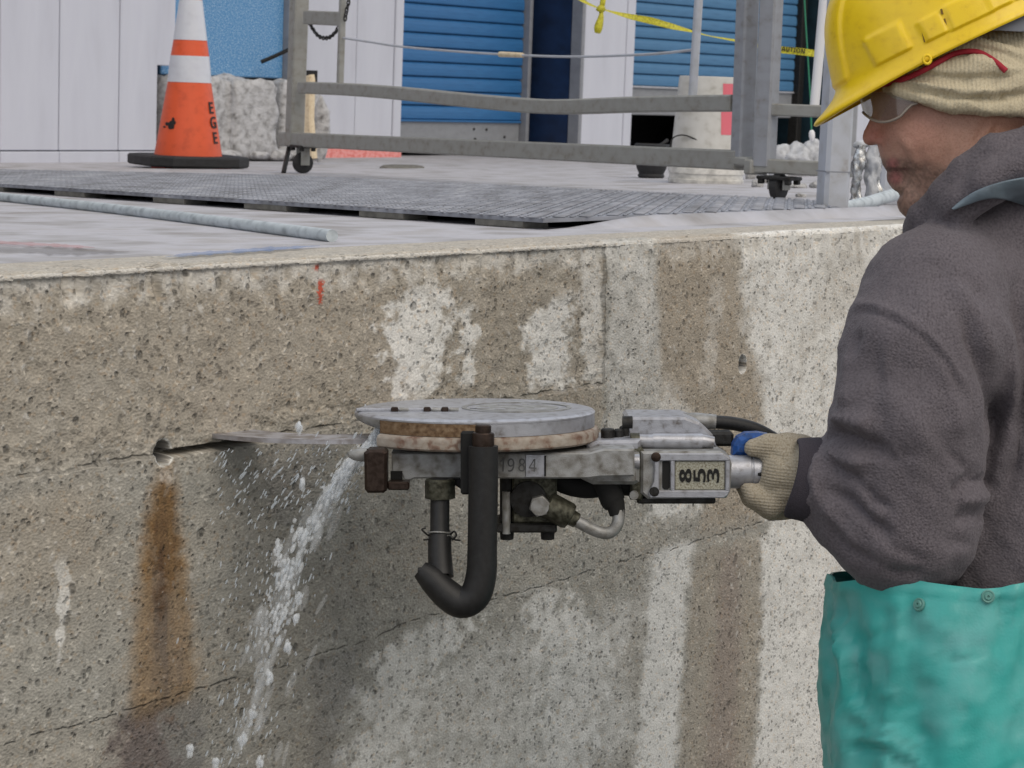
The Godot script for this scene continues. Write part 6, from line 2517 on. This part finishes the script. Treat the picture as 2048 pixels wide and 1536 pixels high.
	fold(jb, [
		[[[1672, 612], [1700, 606], [1745, 610], [1800, 632], [1850, 664], [1895, 712], [1930, 770], [1950, 815]], 7.0, 0.0042],
		[[[1680, 622], [1745, 622], [1800, 644], [1850, 676], [1890, 722], [1925, 780]], 6.0, -0.003],
		[[[1925, 620], [1962, 720], [1985, 800], [1990, 880]], 13.0, -0.012],
		[[[1960, 560], [2010, 680], [2030, 800], [2012, 900], [1992, 980]], 20.0, 0.011],
		[[[1900, 560], [1955, 640], [1985, 720]], 18.0, 0.007],
		[[[2040, 560], [2052, 720], [2045, 860], [2005, 1010]], 12.0, -0.012],
		[[[1640, 862], [1680, 868], [1730, 890], [1775, 900]], 13.0, -0.016],
		[[[1655, 840], [1700, 842], [1740, 852]], 15.0, 0.009],
		[[[1648, 905], [1690, 915], [1740, 930]], 16.0, 0.009],
		[[[1650, 975], [1700, 1000], [1745, 1040], [1790, 1075]], 11.0, -0.009],
		[[[1640, 1000], [1675, 1050], [1720, 1100]], 14.0, 0.006],
		[[[1655, 1040], [1700, 1095], [1760, 1130]], 10.0, -0.005],
		[[[1735, 970], [1748, 1000], [1785, 1015]], 9.0, -0.007],
		[[[1725, 960], [1735, 1015], [1770, 1035]], 13.0, 0.004],
		[[[1985, 962], [1940, 958], [1912, 975], [1915, 992]], 9.0, -0.011],
		[[[1985, 990], [1945, 1000], [1920, 1005]], 10.0, 0.008],
		[[[1970, 1032], [1940, 1030], [1915, 1042]], 9.0, -0.009],
		[[[1950, 1090], [1915, 1085], [1890, 1092]], 9.0, -0.005],
		[[[1770, 1140], [1800, 1152], [1850, 1148]], 9.0, -0.004],
		[[[1700, 700], [1690, 760], [1685, 820]], 16.0, 0.006],
		[[[1760, 700], [1745, 800], [1770, 880]], 22.0, -0.004],
		[[[1830, 800], [1850, 880], [1830, 960]], 26.0, 0.004],
		[[[1900, 850], [1890, 930], [1850, 1000]], 22.0, -0.004],
		[[[1720, 660], [1705, 720]], 9.0, -0.004],
		[[[1690, 880], [1725, 905], [1790, 915], [1840, 905]], 6.0, -0.005],
		[[[1668, 930], [1710, 950], [1735, 985]], 6.0, -0.0045],
		[[[1900, 905], [1930, 935], [1965, 940]], 6.0, -0.005],
		[[[1790, 660], [1770, 730], [1780, 790]], 7.0, 0.002],
		[[[1870, 700], [1900, 780], [1930, 880]], 9.0, 0.003],
		[[[1740, 1050], [1790, 1100], [1860, 1120]], 7.0, -0.0035],
		[[[2000, 480], [2030, 580], [2044, 690]], 9.0, -0.006],
		[[[1612, 905], [1600, 950], [1615, 1000]], 8.0, -0.004],
		[[[1632, 900], [1622, 950], [1634, 1010]], 8.0, 0.004],
		[[[1885, 455], [1925, 425], [1985, 388], [2060, 350]], 10.0, -0.005]], cb.z)
	renormal(jb)
	rumple(jb, nz, 0.005)
	nz.frequency = 40.0
	rumple(jb, nz, 0.0013)
	renormal(jb)
	part("fleece_jacket", jb, M.fleece, t)
	# ribbed cuff
	var cu := B.new()
	var crow := []
	var c_ax := (wp(1590, 955, 0.028) - wp(1650, 965, 0.034)).normalized()
	var c_up := (cb.y - c_ax * cb.y.dot(c_ax)).normalized()
	var c_si := c_ax.cross(c_up)
	for q in [[0.0, 80.0], [0.1, 84.0], [0.3, 84.5], [0.55, 82.0], [0.8, 80.0], [0.95, 78.0], [1.0, 74.5], [0.97, 70.0], [0.8, 67.0], [0.4, 66.0]]:
		var row := PackedVector3Array()
		var c := wp(1652, 966, 0.034).lerp(wp(1588, 955, 0.028), q[0])
		for j in 120:
			var a := TAU * j / 120
			var rr: float = (q[1] + (1.3 if j % 2 else 0.0) + 1.5 * sin(a * 3.0 + q[0] * 4.0)) * wk
			row.append(c + (c_up * cos(a) * 1.0 + c_si * sin(a) * 0.92) * rr + c_ax * 0.004 * sin(a * 2.0 + 1.0))
		crow.append(row)
	cu.grid(crow)
	part("cuff", cu, M.fleece_dark, t)
	# strap of the trousers over the shoulder
	var b := B.new()
	var rows := []
	var edge0 := [[1903, 417], [1925, 398], [1955, 380], [2000, 364], [2050, 354], [2100, 350]]
	var edge1 := [[1908, 420], [1938, 409], [1966, 400], [2000, 398], [2045, 410], [2100, 434]]
	for q in [[0.0, -0.004], [0.0, 0.005], [0.1, 0.0065], [0.5, 0.0075], [0.9, 0.007], [1.0, 0.0055], [1.0, -0.004]]:
		var row := []
		for j in edge0.size():
			var x := lerpf(edge0[j][0], edge1[j][0], q[0])
			var y := lerpf(edge0[j][1], edge1[j][1], q[0])
			var h := jf.hit(co, ray(x, y), wd - 0.25, wd + 0.4)
			row.append(h - ray(x, y).normalized() * q[1])
		rows.append(PackedVector3Array(curve(row, 4)))
	b.grid(rows, false, -ray(1980, 400) + Vector3.UP)
	part("shoulder_strap", b, M.strap, t)

	# ---- trousers: a wide rubber tube, open at the top
	b = B.new()
	rows = []
	var inner := []
	var cxp := 1976.0
	nz.seed = 107
	nz.frequency = 5.0
	for r in 64:
		var row := PackedVector3Array()
		var row2 := PackedVector3Array()
		var v := r / 63.0
		for j in 110:
			var a := TAU * j / 110
			var sx := cos(a)
			var sz := sin(a)
			# rim: lowest in the middle of the near side, its front corner peaked
			var top := 1158.0 + 14.0 * maxf(sz, 0.0) * (1.0 - absf(sx)) - 26.0 * maxf(-sz, 0.0) - 28.0 * maxf(sx, 0.0) + 6.0 * sin(a * 5.0)
			top -= 14.0 * exp(-pow((a - 3.05) / 0.12, 2))
			var y := lerpf(top, 1720.0, v)
			var wide := 325.0 + 4.0 * sin(v * 5.0) + 3.0 * exp(-pow((y - 1300.0) / 70.0, 2))
			var p := wp(cxp + wide * sx, y, -0.055 + (0.178 + 0.01 * v) * sz)
			var out := (cb.x * sx + cb.z * sz).normalized()
			var q := Vector3(a * 1.2, p.y * 0.5, 0)
			var e := nz.get_noise_3d(cos(a) * 0.28, p.y * 0.55, sin(a) * 0.28) * 0.017 * soft(0.0, 0.12, v) + nz.get_noise_3d(cos(a) * 0.9 + 4.0, p.y * 1.0 + a * 0.2, sin(a) * 0.9) * 0.0055 - pow(absf(nz.get_noise_3d(cos(a) * 1.5 + 9.0, p.y * 2.2 + a * 0.5, sin(a) * 1.5)), 0.7) * 0.006
			e += 0.0022 * exp(-pow((y - top - 16.0) / 7.0, 2))
			row.append(p + out * e)
			row2.append(p + out * (e - 0.003))
		rows.append(row)
		if r < 24:
			inner.append(row2)
	b.grid(rows)
	fold(b, [
		[[[1660, 1185], [1672, 1260], [1690, 1340], [1712, 1420], [1745, 1450]], 9.0, 0.011],
		[[[1686, 1190], [1694, 1270], [1706, 1350], [1722, 1430]], 8.0, -0.008],
		[[[1650, 1330], [1668, 1420], [1680, 1520]], 10.0, 0.008],
		[[[1690, 1470], [1760, 1480], [1830, 1520], [1870, 1560]], 11.0, 0.007],
		[[[1700, 1492], [1770, 1502], [1830, 1545]], 9.0, -0.007],
		[[[1830, 1190], [1822, 1245], [1838, 1300]], 10.0, -0.005],
		[[[2004, 1150], [2006, 1250], [1990, 1350], [1966, 1480]], 9.0, -0.008],
		[[[2030, 1150], [2028, 1250], [2008, 1370]], 12.0, 0.007],
		[[[1780, 1210], [1770, 1260], [1715, 1290]], 12.0, -0.004],
		[[[1860, 1350], [1830, 1420], [1850, 1500]], 16.0, -0.005],
		[[[1900, 1240], [1930, 1330], [1920, 1430]], 22.0, 0.006],
		[[[1652, 1240], [1668, 1300], [1672, 1390], [1690, 1450]], 4.0, -0.006],
		[[[1840, 1225], [1855, 1262], [1850, 1300]], 4.0, -0.004],
		[[[1705, 1300], [1740, 1330], [1760, 1380], [1800, 1410]], 4.5, 0.004],
		[[[1720, 1455], [1790, 1462], [1850, 1500]], 4.0, 0.005],
		[[[1950, 1225], [1962, 1290], [1958, 1340]], 4.5, -0.004],
		[[[1880, 1300], [1910, 1320], [1960, 1316]], 4.5, -0.003],
		[[[1780, 1480], [1800, 1510], [1850, 1530]], 4.0, -0.004]], cb.z)
	renormal(b)
	inner = []
	for r in 24:
		var row := PackedVector3Array()
		for j in 110:
			row.append(b.v[r * 110 + j] - b.n[r * 110 + j] * 0.003)
		inner.append(row)
	inner.reverse()
	var rim := PackedVector3Array()
	for j in 110:
		rim.append(b.v[j])
	var tb := B.new()
	tb.grid(inner)
	for k in tb.n.size():
		tb.n[k] = -tb.n[k]
	for k in range(0, tb.ix.size(), 3):
		var e := tb.ix[k + 1]
		tb.ix[k + 1] = tb.ix[k + 2]
		tb.ix[k + 2] = e
	b.join(tb)
	var lip := B.new()
	lip.grid([rim, inner[-1]], true, Vector3.UP)
	b.join(lip)
	# legs
	for s in [0.055, -0.165]:
		var lr := []
		for r in 30:
			var v := r / 29.0
			var y := lerpf(1640.0, 2640.0, v)
			var row := PackedVector3Array()
			for j in 40:
				var a := TAU * j / 40
				var rr := lerpf(205.0, 130.0, minf(1.0, v * 1.3)) + 9.0 * sin(v * 40.0 + cos(a) * 2.0) * soft(0.1, 0.5, v)
				row.append(wp(1975 + lerpf(0.0, 20.0, v) + rr * cos(a), y, s - 0.02 * v + rr * wk * 0.75 * sin(a)))
			lr.append(row)
		b.grid(lr)
	var tr := part("rubber_trousers", b, M.rubber_cloth, t)
	for q in [[1838, 1209], [1976, 1193]]:
		var hit := Vector3.ZERO
		var bd := 1e9
		var hn := cb.z
		for k in b.v.size():
			if b.n[k].dot(cb.z) > 0.2 and depth_of(b.v[k]) < wd + 0.05:
				var e := px(b.v[k]).distance_to(Vector2(q[0], q[1]))
				if e < bd:
					bd = e
					hit = b.v[k]
					hn = b.n[k]
		var p := at(q[0], q[1], depth_of(hit))
		var sb := B.new()
		sb.lathe(frame(p - hn * 0.001, cb.x - hn * cb.x.dot(hn), hn), [[13 * wk, 0], [13 * wk, 3.5 * wk], [11 * wk, 5 * wk], [8.5 * wk, 4 * wk], [8 * wk, 4 * wk], [6 * wk, 7 * wk], [2.5 * wk, 7 * wk], [2 * wk, 4 * wk], [0.0001, 4 * wk]], 24)
		part("snap_button", sb, M.snap, tr)
	# boots
	for s in [0.055, -0.165]:
		var bf := Field.new()
		var by := 0.055
		var foot := wp(1995, 2640, s - 0.02)
		foot.y = by
		bf.cap(foot + Vector3(0.03, 0.03, 0), foot + Vector3(-0.15, -0.005, 0), 0.055, 0.05, 0.03)
		bf.cap(foot + Vector3(0.02, 0.02, 0), foot + Vector3(0.02, 0.24, 0), 0.058, 0.065, 0.03)
		part("boot", meshed(bf, 0.012), M.boot, t)

	# ---- gloves
	for s in [0, 1]:
		f = Field.new()
		var dx := 0.0
		var dz := -0.028
		if s == 1:
			dz = -0.15
			dx = 20.0
		f.ell(wp(1578 + dx, 952, 0.02 + dz), cb, Vector3(60, 80, 50) * wk, 20 * wk)
		cp(f, [1584 + dx, 952, 0.03 + dz, 1650 + dx, 962, 0.052 + dz], 72, 62, 24)
		cp(f, [1576 + dx, 905, 0.03 + dz, 1600 + dx, 920, 0.03 + dz], 36, 40, 22)
		# thumb over the top, towards the trigger
		cp(f, [1580 + dx, 906, 0.032 + dz, 1538 + dx, 893, 0.036 + dz], 31, 25, 14)
		cp(f, [1538 + dx, 893, 0.036 + dz, 1508 + dx, 897, 0.034 + dz], 25, 20, 8)
		# four fingers round the underside of the collar, each bent twice
		var fi := 0
		for q in [[0.052, 0.0, 0.0], [0.03, 3.0, -6.0], [0.007, 2.0, -2.0], [-0.014, -4.0, 8.0]]:
			var zz: float = q[0] - 0.006 + dz
			cp(f, [1578 + dx, 988 + q[1], zz, 1546 + dx + q[2], 1010 + q[1], zz], 30 - fi, 25, 14)
			cp(f, [1546 + dx + q[2], 1010 + q[1], zz, 1509 + dx + q[2], 992 + q[1], zz - 0.003], 24, 21, 5)
			cp(f, [1509 + dx + q[2], 992 + q[1], zz - 0.003, 1492 + dx + q[2], 966 + q[1], zz - 0.012], 20, 17, 4)
			fi += 1
		f.ell(wp(1560 + dx, 1000, 0.012 + dz), cb, Vector3(46, 38, 44) * wk, 20 * wk)
		f.cut(wp(1420, 941, 0.0 + (dz if s else 0.0)), wp(1502 + dx, 942, 0.0 + (dz if s else 0.0)), 34 * wk, 34 * wk, 3 * wk)
		var gb := meshed(f, 0.0034)
		fold(gb, [[[[1600, 880], [1590, 905], [1560, 925]], 6.0, -0.0022], [[[1560, 1000], [1580, 1010], [1612, 1008]], 6.0, -0.002], [[[1540, 905], [1560, 915], [1572, 930]], 5.0, -0.002], [[[1535, 985], [1560, 975], [1590, 985]], 7.0, -0.002], [[[1600, 900], [1606, 950], [1600, 1010]], 8.0, 0.002]], cb.z)
		renormal(gb)
		part("glove", gb, M.glove_knit, t, "" if s else "cream knitted glove round the rear handle")

	# ---- knitted hood under the hat
	f = Field.new()
	f.ell(wp(1962, 145, hz), hb, Vector3(196, 92, 150) * wk, 8 * wk)
	for s in [1.0, -1.0]:
		var h := func(z: float) -> float: return hz + z * s
		chainp(f, [[1778, 178, h.call(0.03)], [1802, 180, h.call(0.06)], [1850, 190, h.call(0.077)], [1905, 203, h.call(0.084)], [1970, 208, h.call(0.084)], [2050, 208, h.call(0.076)], [2130, 190, h.call(0.04)], [2150, 180, h.call(0.0)]], [14, 18, 20, 23, 25, 25], 4)
		chainp(f, [[1800, 162, h.call(0.055)], [1850, 176, h.call(0.078)], [1910, 184, h.call(0.088)], [1970, 186, h.call(0.09)], [2050, 176, h.call(0.083)], [2140, 150, h.call(0.04)]], [10, 13, 16, 17, 18], 3)
		chainp(f, [[1822, 152, h.call(0.06)], [1880, 148, h.call(0.078)], [1950, 150, h.call(0.086)], [2030, 155, h.call(0.082)], [2110, 130, h.call(0.05)]], [16, 26, 32, 30], 6)
		chainp(f, [[1880, 122, h.call(0.068)], [1950, 92, h.call(0.078)], [2010, 112, h.call(0.086)], [2080, 128, h.call(0.075)]], [12, 18, 22, 22], 6)
	var cf := f
	nz.seed = 109
	nz.frequency = 30.0
	var kb := meshed(f, 0.0036)
	fold(kb, [[[[1800, 170], [1850, 183], [1920, 196], [1990, 197], [2060, 188]], 5.0, -0.0065], [[[1795, 158], [1850, 172], [1920, 182], [1985, 182], [2060, 168]], 6.0, 0.0045], [[[1825, 146], [1870, 152], [1930, 160], [2000, 155], [2060, 142]], 8.0, -0.006], [[[1880, 120], [1930, 112], [1985, 128], [2030, 150]], 9.0, 0.005], [[[1930, 90], [1985, 98], [2050, 122]], 7.0, -0.005], [[[1805, 196], [1850, 205], [1920, 218], [1990, 222], [2060, 222]], 8.0, 0.002]], cb.z)
	renormal(kb)
	rumple(kb, nz, 0.003)
	renormal(kb)
	var kc := part("knit_hood", kb, M.knit, t)
	b = B.new()
	var tp := []
	for q in [[1752, 172], [1775, 167], [1800, 160], [1825, 151], [1850, 139], [1880, 122], [1905, 109], [1930, 103], [1955, 104], [1975, 113], [1995, 127], [2012, 142]]:
		var hp := cf.hit(co, ray(q[0], q[1]), wd - 0.2, wd + 0.25)
		if depth_of(hp) > wd + 0.1:
			hp = wp(q[0], q[1], hz + 0.055)
		tp.append(hp - ray(q[0], q[1]).normalized() * 0.0045)
	b.tube(curve(tp, 4), 6.0 * wk, 8)
	part("red_piping", b, M.red_trim, kc)

	# ---- safety glasses
	var sg := Node3D.new()
	sg.name = "safety_glasses"
	t.add_child(sg)
	sg.position = wp(1770, 215, hz + 0.05) - t.position
	for s in [1.0, -1.0]:
		var outl := []
		var inl := []
		b = B.new()
		rows = []
		for r in 9:
			var v := r / 8.0
			var row := PackedVector3Array()
			for j in 13:
				var u := j / 12.0
				var x := 1717.0 + 118.0 * pow(u, 1.25)
				var z: float = hz + s * (0.004 + 0.068 * pow(sin(u * PI / 2), 0.9))
				var lens_top := lerpf(186.0, 184.0, u)
				var ylow := lerpf(214.0, 206.0, u) + 34.0 * pow(sin(PI * minf(1.0, u * 0.62 + 0.2)), 2.2) * (1.0 - soft(0.72, 1.0, u))
				row.append(wp(x + 9.0 * v * (1.0 - u), lerpf(lens_top, ylow, v), z))
			rows.append(row)
		b.grid(rows, false, cb.z * s - cb.x)
		part("lens", b, M.lens, sg)
		b = B.new()
		b.tube(Array(rows[8]), 0.0016, 6)
		part("lens_rim", b, M.lens_rim, sg)
		b = B.new()
		b.bar([wp(1822, 192, hz + 0.071 * s), wp(1870, 190, hz + 0.082 * s), wp(1950, 196, hz + 0.082 * s)], 0.003, 0.008, cb.y, 0.0008)
		part("temple_arm", b, M.lens_rim, sg)

	# ---- hard hat
	var hat := Node3D.new()
	hat.name = "hard_hat"
	t.add_child(hat)
	var hc := wp(1933, 84, hz)
	hat.position = hc - t.position
	var tilt := Basis(Vector3.BACK, deg_to_rad(25))
	var hx := cb * tilt          # x: backwards, y: up, z: to the viewer
	var prof := [[-0.006, 0.160, 0.140, 0.1135, 0.036], [-0.004, 0.161, 0.141, 0.1145, 0.037], [-0.001, 0.160, 0.140, 0.114, 0.033], [0.003, 0.1585, 0.139, 0.1125, 0.022], [0.010, 0.1565, 0.1375, 0.111, 0.008], [0.018, 0.155, 0.1365, 0.110, 0.001], [0.03, 0.1525, 0.1345, 0.1085, 0.0], [0.045, 0.149, 0.131, 0.106, 0.0], [0.065, 0.143, 0.1255, 0.102, 0.0], [0.085, 0.1345, 0.117, 0.0955, 0.0], [0.105, 0.121, 0.104, 0.085, 0.0], [0.122, 0.102, 0.087, 0.071, 0.0], [0.136, 0.076, 0.064, 0.052, 0.0], [0.144, 0.048, 0.04, 0.033, 0.0], [0.148, 0.02, 0.017, 0.014, 0.0], [0.1485, 0.001, 0.001, 0.001, 0.0]]
	b = B.new()
	rows = []
	var under := []
	var bosses := [[-0.100, 0.027, 0.0195, 0.0165], [-0.052, 0.0215, 0.0125, 0.0125], [-0.010, 0.0225, 0.026, 0.0145], [0.026, 0.0235, 0.0125, 0.0145], [0.062, 0.024, 0.018, 0.0145]]
	for r in 121:
		var fr := r / 120.0 * (prof.size() - 1)
		var i := mini(int(fr), prof.size() - 2)
		var e := []
		for c in 5:
			var p0: float = prof[maxi(i - 1, 0)][c]
			var p3: float = prof[mini(i + 2, prof.size() - 1)][c]
			e.append(cubic_interpolate(prof[i][c], prof[i + 1][c], p0, p3, fr - i))
		var row := PackedVector3Array()
		for j in 260:
			var a := TAU * j / 260
			var fx := cos(a)          # + is forward
			var fz := sin(a)
			var fwd: float = e[1] if fx > 0.0 else e[2]
			var vis: float = e[4] * pow(maxf(fx, 0.0), 2.2)
			var y: float = e[0]
			if i < 5:
				y -= 0.007 * pow(maxf(fx, 0.0), 3.0) * (1.0 - e[0] / 0.02)
			var p := Vector3(-(fwd + vis) * fx, y, e[3] * fz)
			var nn := Vector3(-fx / fwd, 0.0, fz / e[3]).normalized()
			var d := 0.0
			# raised middle panel over the front, the bosses of the slots on the sides, a gutter above the brim
			if fx > 0.0 and y > 0.012:
				d += 0.0042 * (1.0 - soft(0.034, 0.040, absf(p.z))) * soft(0.012, 0.02, y)
			if absf(p.z) > 0.06:
				for q in bosses:
					d += 0.0034 * soft(q[2] + 0.0016, q[2] - 0.0016, absf(p.x - q[0])) * soft(q[3] + 0.0016, q[3] - 0.0016, absf(y - q[1] - 0.004))
			row.append(hc + hx * (p + nn * d))
		rows.append(row)
		if r < 60:
			var row2 := PackedVector3Array()
			for j in 260:
				var p := hx.inverse() * (row[j] - hc)
				row2.append(hc + hx * Vector3(p.x * 0.972, p.y + (0.0 if r == 0 else 0.0006), p.z * 0.972))
			under.append(row2)
	b.grid(rows)
	tb = B.new()
	tb.grid(under)
	for k in tb.n.size():
		tb.n[k] = -tb.n[k]
	for k in range(0, tb.ix.size(), 3):
		var e := tb.ix[k + 1]
		tb.ix[k + 1] = tb.ix[k + 2]
		tb.ix[k + 2] = e
	b.join(tb)
	lip = B.new()
	lip.grid([rows[0], under[0]], true, -hx.y)
	b.join(lip)
	part("shell", b, M.hat_plastic, hat)
	b = B.new()
	var lc := wp(1854, 119, hz + 0.1105)
	var ring := []
	for j in 17:
		var a := TAU * j / 16
		ring.append(lc + (cb.x * cos(a) * 7.5 + cb.y * sin(a) * 8.5) * wk)
	b.tube(ring, 3.2 * wk, 6, false)
	part("lanyard_loop", b, M.hat_plastic, hat)
	# head band, its back half showing
	b = B.new()
	rows = []
	for q in [[-0.029, 0.0], [-0.029, 0.002], [-0.004, 0.002], [0.004, 0.0]]:
		var row := PackedVector3Array()
		for j in 41:
			var a := lerpf(-0.6 * PI, 0.6 * PI, j / 40.0)
			row.append(hc + hx * Vector3((0.118 + q[1]) * cos(a) + 0.004, q[0] * (1.0 - 0.9 * soft(0.36, 0.56, absf(a) / PI)) + 0.004, (0.1 + q[1]) * sin(a)))
		rows.append(row)
	b.grid(rows, false)
	part("head_band", b, M.hat_band, hat)
	# scuffs on the slot bosses
	b = B.new()
	for q in [[-0.119, 0.014, 0.0012, 0.005], [-0.065, 0.02, 0.001, 0.006], [-0.039, 0.021, 0.0009, 0.007], [-0.037, 0.036, 0.001, 0.003], [0.012, 0.05, 0.0012, 0.008]]:
		var zz := 0.109 * sqrt(maxf(0.0, 1.0 - pow(q[0] / 0.15, 2)))
		b.box(Transform3D(hx * Basis(Vector3.BACK, -0.2), hc + hx * Vector3(q[0], q[1], zz + 0.0018)), Vector3(q[2] * 2.0, q[3] * 2.0, 0.001))
	part("scuff_marks", b, M.scuff, hat, "", "stuff")
